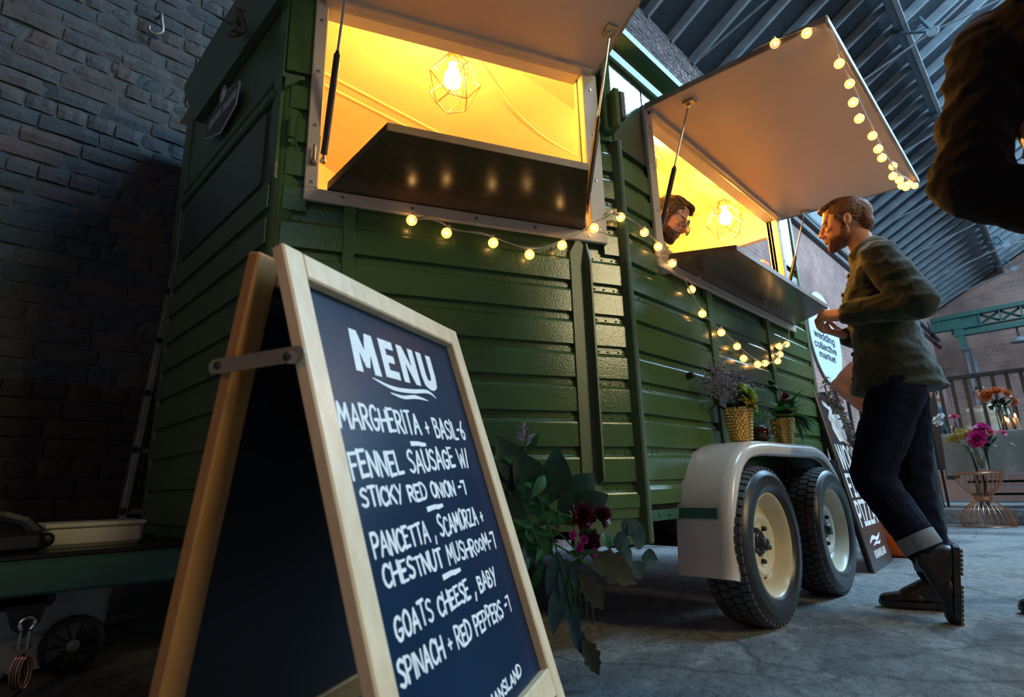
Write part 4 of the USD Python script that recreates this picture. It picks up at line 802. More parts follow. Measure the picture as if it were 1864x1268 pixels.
peg(F(-.075, .04, 1.575), V(.6, -.1, .35), 'wooden clothes peg holding the lights at the right edge of the left hatch')
peg(F(-.165, .03, 1.505), V(-.1, 0, 1), 'wooden clothes peg standing upright in the lower right corner of the left hatch')
peg(S(2.07, .02, 1.545), V(1, -.1, .12), 'wooden clothes peg on the left jamb of the right hatch')
# glass jar and box on the counters
jar = thing('glass_tumbler', 'small glass tumbler beside the left jamb of the right hatch', 'glass', (2.17, 1.19, 1.508))
part('glass_wall', MB().lathe([(0, .004), (.030, .004), (.036, .085), (.034, .085), (.028, .008), (0, .008)], 24), M['glass'], jar, local=True, smooth=40); part('foot', MB().lathe([(0, 0), (.030, 0), (.030, .004), (0, .004)], 24), M['socket'], jar, local=True)
ob = thing('orange_box', 'orange card box on the sill of the rear opening, seen through the right hatch', 'box', (3.90, 1.355, 1.86))
part('carton', MB().bevel((3.84, 1.30, 1.86), (3.94, 1.42, 2.03), .004), M['orangebox'], ob); part('lid', MB().bevel((3.837, 1.297, 2.01), (3.943, 1.423, 2.035), .003), M['orangebox'], ob)

# ================================================================ plants
def leaf_blade(m, base, d, up, L, W, n=7, curl=.25, fold=.12, lobes=0):
    """a leaf: two rows either side of a midrib, curling down"""
    d = np.array(d, float)/np.linalg.norm(d); s = np.cross(d, up); s /= max(np.linalg.norm(s), 1e-6); u = np.cross(s, d)
    t = np.linspace(0, 1, n); w = W*np.sin(np.pi*np.clip(t, 0.02, .985)**.8)**.9
    if lobes: w = w*(1 + .16*np.cos(t*np.pi*2*lobes*2))
    mid = np.array([base + d*L*q + u*(-curl*L*q*q) for q in t]); l = mid + s*w[:, None] + u*(fold*w)[:, None]; r = mid - s*w[:, None] + u*(fold*w)[:, None]
    v = np.vstack([l, mid, r]); f = []
    for i in range(n - 1):
        for a in (0, n): f.append([a + i, a + i + 1, a + n + i + 1, a + n + i])
    return m.add(v, np.array(f))
def rdir(r, cone=.6, ax=(0, 0, 1)):
    v = r.normal(0, cone, 3) + np.array(ax, float); return v/np.linalg.norm(v)
def petals(m, c, ax, R, r, layers=3, n=7, cup=.9, wide=.55):
    ax = np.array(ax, float)/np.linalg.norm(ax); e = np.cross(ax, V(.31, .77, .2)); e /= np.linalg.norm(e); g = np.cross(ax, e)
    for l in range(layers):
        k = (l + 1)/layers; nn = max(3, int(n*(.5 + .5*k)))
        for i in range(nn):
            a = 2*np.pi*(i + .5*l)/nn + r.normal(0, .1); dr = (e*math.cos(a) + g*math.sin(a))
            dd = dr*k + ax*(cup*(1.25 - k) + .15)
            leaf_blade(m, np.array(c) + dr*R*.08 - ax*R*.2*k, dd, ax, R*(.75 + .35*k), R*wide*(.6 + .4*k), 5, -.35*(1.2 - k) + .25*k, .35)
    return m
def stems(pairs, rad=.0022):
    m = MB()
    for a, b, bend in pairs:
        a, b = np.array(a), np.array(b); mid = (a + b)/2 + np.array(bend); m.tube(smooth_path([a, mid, b], 7), rad, 5, cap=False)
    return m
def bucket(loc, s, label):
    t = thing('flower_bucket', label, 'flower bucket', loc, group='gold buckets on the mudguard')
    prof = [(.0, .002), (.046, .0), (.050, .004)]
    m = MB().lathe([(0, .003), (.048, .003), (.066, .165), (.064, .165), (.046, .010), (0, .010)], 40, lambda p: p*s)
    b = part('bucket', m, M['gold'], t, 'woven gold bucket', local=True)
    w = MB(); nr, nc = 10, 22
    for i in range(nr):
        for j in range(nc):
            z0 = .006 + .0158*i; r_ = .0485 + .018*(z0 + .008)/.165
            a0 = (j + .5*(i % 2))/nc*2*np.pi; pts = []
            for (da, dz, dr) in ((-.5, .008, .001), (0, 0.0005, .003), (.5, .008, .001), (0, .0155, .003), (0, .008, .0085), (0, .008, -.001)):
                a = a0 + da*2*np.pi/nc*.98; rr = r_ + dr; pts.append([rr*math.cos(a)*s, rr*math.sin(a)*s, (z0 + dz)*s])
            q = np.array(pts); w.add(q, np.array([[0, 1, 4], [1, 2, 4], [2, 3, 4], [3, 0, 4]]))
    part('weave', w, M['gold'], b, kind='stuff', local=True)
    part('rim', MB().tube([(.0665*s*math.cos(a), .0665*s*math.sin(a), .166*s) for a in np.linspace(0, 2*np.pi, 33)], .004*s, 8), M['gold'], b, local=True)
    return t
def limonium(t, r, o, tips, mt):
    m, st = MB(), []
    for tip in tips:
        a = np.array(o) + r.normal(0, .012, 3)*[1, 1, 0]; st.append((a, tip, r.normal(0, .012, 3)))
        for _ in range(34):
            p = np.array(tip) + r.normal(0, 1, 3)*[.022, .022, .020]; m.ball(p, .0033 + .002*r.random(), 0)
            if r.random() < .3: m.tube([np.array(tip) - V(0, 0, .02), p], .0007, 3, cap=False)
    return m, st
r = np.random.default_rng(5)
# bucket 1
o1 = V(2.47, 1.035, .706)
t = bucket(o1, .88, 'woven gold bucket of lilac sea lavender and lime green pompon flowers')
tips = [o1 + V(*q) for q in ((-.20, .02, .275), (-.165, .0, .31), (-.12, .01, .305), (-.13, -.02, .25), (-.09, .01, .27), (-.17, .02, .22), (-.05, .02, .26), (.02, .03, .27), (.06, .03, .29), (.10, .02, .26), (-.08, -.02, .21), (.05, .02, .225), (.13, .03, .24), (.16, .02, .28), (.19, .02, .255), (.21, .03, .29), (-.22, .02, .24), (-.14, .0, .19), (.08, .02, .31))]
m, st = limonium(t, r, o1 + V(0, 0, .15), tips, 'lilac'); part('sea_lavender', m, M['lilac'], t, kind='stuff'); part('stems', stems(st, .0014), M['stem'], t)
for q in ((-.02, -.03, .205), (.02, -.045, .20), (.06, -.03, .20), (.035, -.02, .225), (-.005, -.02, .225), (.075, -.01, .215), (.03, -.05, .175)):
    mm = MB(); c = o1 + V(*q) + V(.0, -.012, .012); mm.ball(c, .0185, 2)
    for _ in range(60):
        dd = r.normal(0, 1, 3); dd /= np.linalg.norm(dd); mm.ball(c + dd*.0180, .0040, 0)
    part('pompon', mm, M['lime'], t)
mm = MB()
for q in ((-.03, -.06, .15), (.0, -.065, .16), (.02, -.06, .145), (-.045, -.05, .17), (.035, -.055, .16)): part('yellow_bloom', petals(MB(), o1 + V(*q), V(0, -.6, .5), .026, r, 2, 6), M['yellow'], t)
mm = MB()
for _ in range(26):
    dd = rdir(r, .55); leaf_blade(mm, o1 + V(r.normal(0, .03), r.normal(0, .03), .14), dd, V(0, 0, 1), .05 + .05*r.random(), .011 + .01*r.random())
part('foliage', mm, M['leafdark'], t)
mm = MB()
for q, c in (((.10, -.02, .13), (.8, -.5, .1)), ((.11, 0, .15), (.9, -.2, .3)), ((.09, -.04, .1), (.5, -.6, -.3))): part('broad_leaf', leaf_blade(MB(), o1 + V(.05, -.01, .145), V(*c), V(0, 0, 1), .10, .034), M['leaf'], t, smooth=True)
# bucket 2
o2_ = V(2.98, 1.03, .706)
t = bucket(o2_, .80, 'woven gold bucket of glossy green leaves and a red bloom beside the marker lamp')
for k, (dd, L, W) in enumerate([((-.85, -.5, .30), .17, .062), ((-.6, -.7, .65), .13, .05), ((-.3, -.8, .3), .12, .045), ((-.9, -.2, .7), .14, .05)]):
    part('broad_leaf', leaf_blade(MB(), o2_ + V(-.01, -.01, .13), V(*dd), V(0, 0, 1), L, W, 9, .3), M['leafolive' if k < 2 else 'leaf'], t, smooth=True)
mm = MB()
for _ in range(46):
    dd = rdir(r, .55, (.45, -.35, .8)); b = o2_ + V(r.normal(.02, .03), r.normal(-.01, .02), .13 + .09*r.random()); leaf_blade(mm, b, dd, V(0, 0, 1), .06 + .07*r.random(), .010 + .012*r.random(), 7, .45)
for _ in range(12):
    dd = rdir(r, .3, (.7, -.5, -.2)); leaf_blade(mm, o2_ + V(.05, -.03, .15), dd, V(0, 0, 1), .10 + .05*r.random(), .016, 7, .4)
part('foliage', mm, M['leaf'], t)
mm = MB(); petals(mm, o2_ + V(.02, -.02, .245), V(-.3, -.8, .5), .028, r, 3, 8); part('red_bloom', mm, M['redbloom'], t)
mm = MB(); hd_ = [o2_ + V(.13, -.01, .235), o2_ + V(-.02, .02, .32), o2_ + V(.06, .03, .30)]
for c in hd_: mm.ball(c, .014, 2); petals(mm, c, V(.3, -.2, .8), .02, r, 1, 6)
part('seed_head', mm, M['leafdark'], t)
part('stems', stems([(o2_ + V(0, 0, .12), c, (.03, -.02, .03)) for c in hd_], .0022), M['stem'], t)
# cut garland hanging by the left end of the mudguard, behind the menu board
gl = thing('flower_garland', 'hanging bunch of claret blooms, pink flowers and blue-green leaves behind the menu board', 'flowers', F(-.42, .25, .0))
gp_ = lambda s, z, o=.25: F(s, o, z)
P3 = lambda x, y: None
mm = MB()
for (c, dd, L, W) in [((-.50, .50), (-.4, 0, .7), .16, .055), ((-.46, .50), (.1, 0, .9), .15, .05), ((-.44, .47), (.75, -.1, .6), .16, .055), ((-.40, .46), (.9, 0, .35), .13, .045), ((-.55, .46), (-.8, -.1, .4), .13, .045), ((-.55, .55), (-.5, 0, .8), .15, .05), ((-.60, .5), (.0, -.2, .8), .14, .05)]:
    part('broad_leaf', leaf_blade(MB(), gp_(*c), FD*dd[0] + FN*(.3 + dd[1]) + V(0, 0, dd[2]), FN, L, W, 9, .3), M['leafdark'], gl, smooth=True)
for k in range(60): pass
mm = MB()
for _ in range(70):
    s_, z = -.50 + r.normal(0, .06), .43 + r.normal(0, .07); leaf_blade(mm, gp_(s_, z, .22 + r.normal(0, .03)), FD*r.normal(0, .6) + FN*.4 + V(0, 0, r.normal(-.1, .7)), FN, .04 + .06*r.random(), .006 + .012*r.random())
part('foliage', mm, M['leaf'], gl)
for (s_, z, ax) in ((-.375, .455, (0, .9, .2)), (-.315, .452, (.6, .7, .3)), (-.36, .38, (.2, .8, -.2))):
    part('claret_bloom', petals(MB(), gp_(s_, z, .27), FD*ax[0] + FN*ax[1] + V(0, 0, ax[2]), .038, r, 4, 8, .8), M['claret'], gl)
for (s_, z) in ((-.42, .405), (-.385, .39), (-.355, .355), (-.40, .37)):
    part('pink_bloom', petals(MB(), gp_(s_, z, .29), FN, .013, r, 3, 7), M['peony'], gl)
mm = MB()
for (s_, z, dx, dz, L, W) in ((-.46, .36, -.25, -.9, .13, .030), (-.44, .34, .05, -1, .14, .032), (-.42, .33, .35, -.8, .13, .03), (-.47, .27, -.1, -1, .12, .026), (-.44, .24, .3, -1, .11, .022), (-.43, .17, .45, -.9, .10, .020), (-.40, .13, .5, -.8, .09, .020)):
    part('hanging_leaf', leaf_blade(MB(), gp_(s_, z, .27), FD*dx + FN*.1 + V(0, 0, dz), FN, L, W, 9, .15, .3), M['leafblue'], gl, smooth=True)
mm = MB()
for (s_, z, dx, dz, L, W) in ((-.36, .35, .8, -.5, .17, .045), (-.40, .13, .45, -.9, .10, .03), (-.40, .30, .5, -.7, .12, .035)): part('rust_leaf', leaf_blade(MB(), gp_(s_, z, .28), FD*dx + FN*.1 + V(0, 0, dz), FN, L*1.05, W*.85, 21, .2, .2, lobes=2), M['leafrust'], gl, smooth=True)
mm = MB()
for k_, (dx, z) in enumerate(((.0, .385), (.04, .405), (.08, .395), (.11, .375), (.06, .36), (.02, .355), (.06, .325), (.095, .335))):
    q_ = math.radians(50*k_); part('rounded_leaf', leaf_blade(MB(), gp_(-.275 + dx, z - .01, .26), FD*math.cos(q_) + V(0, 0, math.sin(q_)) + FN*.25, FN, .055, .030, 7, .2, .15), M['leafblue'], gl, smooth=True)
st = [(gp_(-.50, .50), gp_(-.40, .10), FN*.03), (gp_(-.46, .42), gp_(-.38, .32), FN*.04), (gp_(-.55, .48), gp_(-.53, .70), FD*-.01), (gp_(-.36, .44), gp_(-.40, .34), FN*.02), (gp_(-.46, .38), gp_(-.29, .26), FN*.05)]
for k in range(5): st.append((gp_(-.44 + .01*k, .33), gp_(-.43 + .02*k, .20 - .01*k), FN*.03))
part('stems', stems(st, .0026), M['leaflight'], gl)
mm = MB()
for k in range(16): leaf_blade(mm, gp_(-.535 + r.normal(0, .012), .685 + r.normal(0, .012)), FD*r.normal(0, 1) + V(0, 0, r.normal(.3, .8)), FN, .030, .004, 5)
part('grass_tuft', mm, M['lilac'], gl, 'pale tuft of dry grass')
part('hanging_loop', MB().tube([gp_(-.50, .50), F(-.50, .02, .52)], .003, 5), M['wire'], gl)

# ================================================================ second A-frame: the pizza board
PB = thing('pizza_board', 'dark stained A-frame board with tall white lettering beyond the wheels', 'advertising board', (4.2, 1.10, 0))
pa = V(.995, .06, 0); pa /= np.linalg.norm(pa); pout = V(pa[1], -pa[0], 0); ptl = math.radians(8.6)
pup = V(0, 0, 1)*math.cos(ptl) - pout*math.sin(ptl); pn_ = np.cross(pa, pup); pn_ *= np.sign(pn_ @ pout)
pf = axes((3.905, .960, 0), pa, pup, pn_)
pw_, ph_ = .66, 1.10
pp = part('front_panel', MB().bevel((0, 0, -.02), (pw_, ph_, 0), .004, pf), M['darkboard'], PB)
def ptext(text, x0, x1, y, h, bold=True):
    t_ = meshkit.text_mesh(text, h, .0015, bold=bold); v = np.array(t_.vertices); v[:, 0] = x0 + (v[:, 0] - v[:, 0].min())*(x1 - x0)/np.ptp(v[:, 0]); v[:, 1] += y; v[:, 2] += .0003
    part('lettering', MB().add(pf(v), t_.faces), M['chalk'], pp)
ptext('WOOD', .06, .60, .60, .155); ptext('FIRED', .06, .60, .43, .140); ptext('PIZZA', .06, .60, .255, .150); ptext('NOMANSLAND', .16, .52, .065, .042)
part('lettering', MB().prism(unary_union([swash([(.14, .155), (.26, .18), (.38, .165), (.50, .19)], [.002, .012, .012, .002]), swash([(.22, .135), (.32, .145), (.40, .138), (.46, .15)], [.002, .008, .008, .001])]), .0003, .0018, pf), M['chalk'], pp)
part('lettering', MB().prism(unary_union([LineString([(.12, 1.03), (.30, 1.0), (.16, .93), (.52, .98)]).buffer(.018), Polygon([(.16, .86), (.20, .96), (.52, .94), (.50, .80), (.24, .78)]), LineString([(.34, .80), (.50, .775)]).buffer(.012)]), .0003, .0018, pf), M['chalk'], pp)
part('rear_panel', MB().bevel((.004, .01, -.034), (pw_ - .004, ph_ - .004, -.021), .003, pf), M['boardback'], PB)
vn = thing('dried_vine', 'dried grey vine trailing over the top of the pizza board', 'vine', pf(V(.4, .9, .02)[None])[0])
mv, ml = MB(), MB()
for k in range(5):
    pts = [pf(V(.10 + .12*k*.5 + .10*i + r.normal(0, .02), 1.13 - .11*i + r.normal(0, .03), .03 + .02*r.random())[None])[0] for i in range(5)]
    c = smooth_path(pts, 26); mv.tube(c, .004, 5)
    for p in c[::2]:
        for _ in range(2): leaf_blade(ml, p, rdir(r, 1.0, (0, -.5, 0)), V(0, 0, 1), .035, .012, 5, .6, .5)
part('vine_stem', mv, M['dryvine'], vn); part('dry_leaves', ml, M['dryvine'], vn, kind='stuff')
# orange vessel beside it
og = thing('orange_vessel', 'glossy orange rounded bottle-shaped vessel on the floor behind the pizza board', 'vessel', (4.86, 1.005, 0))
part('body', MB().lathe([(0, .004), (.10, .0), (.135, .015), (.148, .05), (.145, .10), (.12, .20), (.085, .30), (.060, .40), (.05, .47), (.05, .50), (0, .50)], 40), M['orange'], og, local=True, smooth=50)
part('cap', MB().lathe([(.054, .48), (.054, .53), (.03, .545), (0, .545)], 24), M['whiteplastic'], og, local=True, smooth=40)
tg_ = MB(); tg_.bevel((4.70, .965, .10), (4.712, .985, .20), .002); 
part('handle', MB().tube([V(.05, 0, .46) + V(.05*math.sin(a), 0, .03*math.cos(a)) for a in np.linspace(0, np.pi, 10)], .008, 6), M['whiteplastic'], og, local=True)

# ================================================================ round wedding sign on the wall
sg = thing('round_sign', 'large round white sign on the back wall reading wedding collective market', 'sign', (12.97, YB, 3.46))
sf = axes((12.97, YB - .02, 3.46), (1, 0, 0), (0, 0, 1), (0, -1, 0))
sd = part('disc', MB().prism(Point(0, 0).buffer(1.01, quad_segs=24), 0, .03, sf), M['signwhite'], sg)
part('disc_edge', MB().lathe([(1.0, -.012), (1.025, -.012), (1.025, .02), (1.0, .02)], 80, sf), M['stone'], sd)
for text, x0, x1, z, h in (('the', -.20, .08, .24, .055), ('wedding', -.80, .57, -.09, .155), ('collective', -.86, .60, -.31, .150), ('market', -.65, .44, -.50, .135)):
    t_ = meshkit.text_mesh(text, h, .004, bold=True); v = np.array(t_.vertices); v[:, 0] = x0 + (v[:, 0] - v[:, 0].min())*(x1 - x0)/np.ptp(v[:, 0]); v[:, 1] += z; v[:, 2] += .031
    part('lettering', MB().add(sf(v), t_.faces), M['ink'], sd)

# ================================================================ far table group on the step
tb = thing('trestle_table', 'trestle table on the step under a grey linen cloth', 'table', (9.0, .1, .165))
part('table_top', MB().bevel((8.52, -1.1, .985), (9.3, 1.08, 1.015), .005), M['pinedark'], tb)
for y in (-.9, .9):
    for x in (8.6, 9.2): part('leg', MB().tube([(x, y, .165), (x, y, .99)], .022, 8), M['iron'], tb)
for z in (.45, .30): part('crossbar', MB().tube([(9.2, -1.05, z), (9.2, 1.05, z)], .016, 6), M['iron'], tb)
ny, drop = 46, .47
yy = np.linspace(-1.16, 1.13, ny); rowsv = []
for x, z in ((9.36, .56), (9.35, .80), (9.33, 1.01), (9.31, 1.022), (8.51, 1.022), (8.49, 1.012)): rowsv.append([[x, y, z] for y in yy])
for k in range(1, 7):
    zz_ = 1.012 - drop*k/6
    rowsv.append([[8.485 - .045*(k/6)*(.5 + .5*math.sin(y*9 + 1.3) + .25*math.sin(y*23)), y + .02*(k/6)*math.sin(y*7), zz_ + .012*math.sin(y*5)*(k/6)] for y in yy])
vv = np.array(rowsv).reshape(-1, 3); ff_ = [[i*ny + j, i*ny + j + 1, (i + 1)*ny + j + 1, (i + 1)*ny + j] for i in range(len(rowsv) - 1) for j in range(ny - 1)]
mcl = MB().add(vv, np.array(ff_))
sidev = []
for q in range(7):
    zz_ = 1.02 - .50*q/6; sidev.append([[x, 1.13 + .03*(q/6)*(1 + math.sin(x*14)), zz_ - .04*(q/6)*math.sin((x - 8.4)*3)] for x in np.linspace(8.48, 9.33, 14)])
sv = np.array(sidev).reshape(-1, 3); mcl.add(sv, np.array([[i*14 + j, i*14 + j + 1, (i + 1)*14 + j + 1, (i + 1)*14 + j] for i in range(6) for j in range(13)]))
solo('tablecloth', mcl, M['cloth'], 'grey linen cloth hanging in folds over the far table', 'tablecloth', smooth=True)
def vase(name, label, cat, loc, prof, mt, n=24):
    t = thing(name, label, cat, loc); part('glass', MB().lathe(prof, n), mt, t, local=True, smooth=40); return t
bl = vase('flower_bottle', 'small bottle with one pink rose on the cloth', 'bottle', (8.62, .985, 1.022), [(0, .0), (.03, 0), (.032, .06), (.014, .10), (.012, .145), (.015, .15)], M['navyglass'])
part('stem', MB().tube([(0, 0, .02), (.004, 0, .15), (0, 0, .19)], .003, 5), M['stem'], bl, local=True); part('rose', petals(MB(), V(0, 0, .20), V(-.4, 0, 1), .055, r, 4, 7, .9), M['pinkrose'], bl, local=True)
rv = vase('rose_vase', 'slim glass vase of drooping apricot roses on the cloth', 'vase', (8.66, .565, 1.022), [(0, 0), (.045, 0), (.045, .01), (.028, .03), (.034, .24), (.032, .24)], M['glass'])
part('stems', stems([((0, 0, .03), q, (0, .0, .06)) for q in ((0, .05, .42), (-.02, -.02, .44), (0, -.10, .40), (.02, .02, .30))], .004), M['stem'], rv, local=True)
mm = MB()
for _ in range(34): leaf_blade(mm, V(0, r.normal(0, .05), .27 + .09*r.random()), rdir(r, .8, (-.3, 0, .2)), V(0, 0, 1), .07 + .04*r.random(), .022)
part('foliage', mm, M['leafdark'], rv, local=True)
for q, ax, R in (((-.03, .075, .425), (-.8, .6, .1), .075), ((-.02, -.02, .45), (-.3, .1, 1), .085), ((0, -.10, .42), (-.2, -.8, .3), .07), ((0, -.15, .33), (0, -.7, -.5), .06)): part('rose', petals(MB(), V(*q), V(*ax), R, r, 4, 8, .8), M['roseorange'], rv, local=True)
def candle(loc, label, h):
    t = thing('candle_glass', label, 'candle', loc, group='candles on the far table')
    part('glass', MB().lathe([(0, 0), (.034, 0), (.036, h + .03), (.034, h + .03), (.032, .006), (0, .006)], 20), M['glass'], t, local=True, smooth=40)
    part('wax', MB().lathe([(0, .008), (.022, .008), (.022, h*.55), (0, h*.55)], 16), M['wick'], t, local=True)
    part('flame', MB().lathe([(0, 0), (.008, .012), (.010, .022), (.005, .042), (0, .055)], 12, lambda p: p + V(0, 0, h*.55 + .004)), M['flame'], t, local=True, smooth=True)
candle((8.60, .50, 1.022), 'lit candle in a glass at the foot of the apricot roses', .15); candle((8.63, .43, 1.022), 'taller lit candle in a glass at the right end of the cloth', .24); candle((8.74, .53, 1.022), 'lit candle behind the apricot rose vase', .20)
cg = thing('cage_table', 'hourglass copper wire side table on the floor below the cloth', 'side table', (7.93, .81, 0))
m = MB()
prof = [(.225, .012), (.222, .06), (.19, .16), (.12, .235), (.07, .275), (.07, .305), (.12, .36), (.18, .44), (.203, .52), (.205, .555)]
ps = CubicSpline(np.arange(len(prof)), np.array(prof))(np.linspace(0, len(prof) - 1, 26))
for k in range(26):
    a = k/26*2*np.pi; part('cage_wire', MB().tube([(q[0]*math.cos(a), q[0]*math.sin(a), q[1]) for q in ps], .0035, 5), M['copper'], cg, local=True)
for R, z in ((.225, .010), (.071, .29), (.205, .555)): part('ring', MB().tube([(R*math.cos(a), R*math.sin(a), z) for a in np.linspace(0, 2*np.pi, 41)], .006, 6), M['copper'], cg, local=True)
part('waist_band', MB().lathe([(.074, .268), (.076, .312)], 30), M['copper'], cg, local=True)
part('table_top', MB().lathe([(0, .556), (.208, .556), (.208, .572), (0, .572)], 48), M['copper'], cg, local=True)
bq = vase('bouquet_vase', 'glass vase of yellow yarrow and a big magenta peony on the copper table', 'vase', (7.93, .76, .572), [(0, 0), (.06, 0), (.062, .01), (.075, .20), (.095, .24), (.092, .24), (.072, .20), (.058, .012), (0, .012)], M['glass'])
part('stems', stems([((r.normal(0, .02), r.normal(0, .02), .03), (r.normal(0, .05), r.normal(0, .07), .30), (0, 0, 0)) for _ in range(14)], .004), M['stem'], bq, local=True)
mm = MB()
for q in ((-.02, .20, .38), (-.03, .15, .40), (-.01, .17, .345), (-.03, .11, .37), (-.02, .06, .43), (-.02, .09, .395), (0, .13, .44), (-.03, .22, .35), (0, .04, .40)):
    for _ in range(40): mm.ball(V(*q) + r.normal(0, 1, 3)*[.018, .020, .012], .0075, 0)
part('yarrow', mm, M['yellow'], bq, local=True, kind='stuff')
part('peony', petals(MB(), V(-.05, -.02, .345), V(-1, .1, .3), .095, r, 6, 11, .7, .42), M['peony'], bq, local=True); part('peony', petals(MB(), V(0, -.07, .45), V(-.4, -.1, 1), .08, r, 5, 10, .6, .42), M['peony'], bq, local=True)
part('peony_bud', petals(MB(), V(-.03, -.14, .40), V(-.6, -.5, .6), .040, r, 3, 7), M['pinkrose'], bq, local=True); part('peony_bud', petals(MB(), V(-.02, -.235, .385), V(-.5, -.7, .5), .040, r, 3, 7), M['pinkrose'], bq, local=True)
mm = MB()
for _ in range(44): leaf_blade(mm, V(-.02, r.normal(-.06, .08), .27 + .05*r.random()), rdir(r, .8, (-.4, -.3, .1)), V(0, 0, 1), .08 + .05*r.random(), .016)
part('foliage', mm, M['leafdark'], bq, local=True)
# black railing on a low brick wall behind the table
struct('wall_right', MB().bevel((10.3, -7.0, .165), (10.55, YB, .62), .01), M['brickwall_end'], 'low dark brick wall behind the far table')
rl_ = thing('railing', 'black iron railing with flat balusters on the low wall at the end of the step', 'railing', (10.42, 0, .62))
part('top_rail', MB().bevel((10.38, -3.2, 1.90), (10.46, YB - .02, 1.965), .01), M['iron'], rl_); part('bottom_rail', MB().bevel((10.39, -3.2, .72), (10.45, YB - .02, .77), .008), M['iron'], rl_)
for k, y in enumerate(np.arange(3.3, -3.2, -.155)): part('baluster', MB().bevel((10.395, y - .022, .62), (10.445, y + .022, 1.91), .005), M['iron'], rl_)
part('newel', MB().bevel((10.36, 1.36, .62), (10.48, 1.48, 2.02), .01), M['iron'], rl_)
ch = thing('cafe_chair', 'dark slatted chair at the left end of the far table', 'chair', (8.75, 1.42, .165))
for (x, y, h) in ((-.18, -.16, .45), (.18, -.16, .45), (-.18, .16, .86), (.18, .16, .86)): part('leg', MB().tube([(x, y, 0), (x, y, h)], .014, 6), M['iron'], ch, local=True)
part('seat', MB().bevel((-.2, -.2, .44), (.2, .2, .465), .006), M['iron'], ch, local=True)
for z in (.60, .70, .80): part('back_slat', MB().bevel((-.19, .15, z), (.19, .17, z + .05), .004), M['iron'], ch, local=True)
wf_ = thing('white_flowers', 'cluster of cream flowers in a jar on the far table, beside the customer', 'flowers', (8.68, 1.06, 1.022))
part('jar', MB().lathe([(0, 0), (.035, 0), (.037, .10), (.035, .10), (.032, .006), (0, .006)], 20), M['glass'], wf_, local=True)
for q in ((0, .10, .20), (-.02, .14, .17), (0, .06, .23), (-.02, .09, .14)): part('bloom', petals(MB(), V(*q), V(-.7, .2, .7), .045, r, 3, 7), M['signwhite'], wf_, local=True)
part('stems', stems([((0, 0, .02), (0, .09, .17), (0, -.02, .02)), ((0, 0, .02), (-.02, .13, .14), (0, -.02, .03)), ((0, 0, .02), (0, .06, .20), (0, 0, .02))], .003), M['stem'], wf_, local=True)

# ================================================================ left: ladder, box, cooler trolley, shackle
la, lb2 = V(.735, 3.29, 1.80), V(.575, 3.10, .0)
ld = thing('ladder', 'worn aluminium ladder leaning in the gap behind the trailer nose', 'ladder', (.62, 3.1, 0))
dl = (la - lb2)/np.linalg.norm(la - lb2); sd_ = V(1, -.02, 0); sd_ /= np.linalg.norm(sd_); nl = np.cross(dl, sd_)
for k, off in enumerate((0, .36)):
    fr = axes(lb2 + sd_*off, sd_, nl, dl); part('stile', MB().bevel((-.006, -.035, 0), (.022, .035, np.linalg.norm(la - lb2)), .003, fr), M['alu'], ld)
for q in np.arange(.20, 1.75, .28):
    part('rung', MB().tube([lb2 + dl*q, lb2 + dl*q + sd_*.36], .014, 8), M['alu'], ld); part('rung_end', MB().lathe([(0, .006), (.015, .005), (.016, 0)], 14, toward(lb2 + dl*q + nl*-.036, -nl)), M['black'], ld)
bx = thing('plastic_box', 'cream plastic storage box standing on the drawbar', 'box', (.38, 2.40, .392))
part('tub', MB().bevel((.26, 2.28, .392), (.52, 2.50, .455), .012), M['boxwhite'], bx); part('lid', MB().bevel((.255, 2.275, .452), (.525, 2.505, .466), .004), M['boxwhite'], bx)
cl = thing('cooler_trolley', 'grey white wheeled cooler with a black spoked wheel under the drawbar', 'cooler', (.1, 2.62, 0))
cy0 = 2.42
part('tub', MB().prism([(-.55, .03), (.33, .03), (.40, .10), (.455, .24), (-.55, .24)], cy0, 2.85, axes((0, 0, 0), (1, 0, 0), (0, 0, 1), (0, 1, 0))), M['whiteplastic'], cl)
part('lid', MB().bevel((-.57, cy0 - .02, .13), (.47, 2.87, .272), .012), M['whiteplastic'], cl); part('side_ridge', MB().bevel((-.5, cy0 - .015, .055), (.20, cy0 + .01, .075), .006).bevel((-.5, cy0 - .02, .02), (.23, cy0 + .01, .045), .008), M['whiteplastic'], cl)
wc = V(.385, cy0 - .035, .088); wfr = axes(wc, (1, 0, 0), (0, 0, 1), (0, -1, 0))
wt = part('tyre', MB().lathe([(.068, -.02), (.084, -.018), (.088, 0), (.084, .018), (.068, .02)], 40, wfr), M['rubber'], cl, smooth=40)
for k in range(10): a = k/10*2*np.pi; part('spoke', MB().tube([wfr(V(.014*math.cos(a), .014*math.sin(a), .008)[None])[0], wfr(V(.07*math.cos(a), .07*math.sin(a), .008)[None])[0]], .0035, 5), M['black'], wt)
part('wheel_hub', MB().lathe([(.018, -.01), (.018, .014), (0, .018)], 16, wfr), M['alu'], wt)
sk = thing('shackle_chain', 'steel shackle and coil of cable hanging from the coupling', 'shackle', (.235, 2.21, .04))
ch_ = MB()
part('clevis', MB().tube(smooth_path([(.232, 2.195, .185), (.238, 2.195, .215), (.250, 2.195, .215), (.252, 2.195, .185)], 14), .006, 8).bevel((.228, 2.185, .130), (.236, 2.205, .185), .003).bevel((.246, 2.185, .130), (.256, 2.205, .185), .003).tube([(.222, 2.195, .142), (.262, 2.195, .142)], .005, 8), M['steel'], sk)
for k in range(4): part('coil', MB().tube([(.236 + .006*k, 2.19, .078) + V(.013*math.cos(a), -.006*k, .040*math.sin(a)) for a in np.linspace(0, 2*np.pi, 25)], .0035, 6), M['copper' if k % 2 else 'steel'], sk)
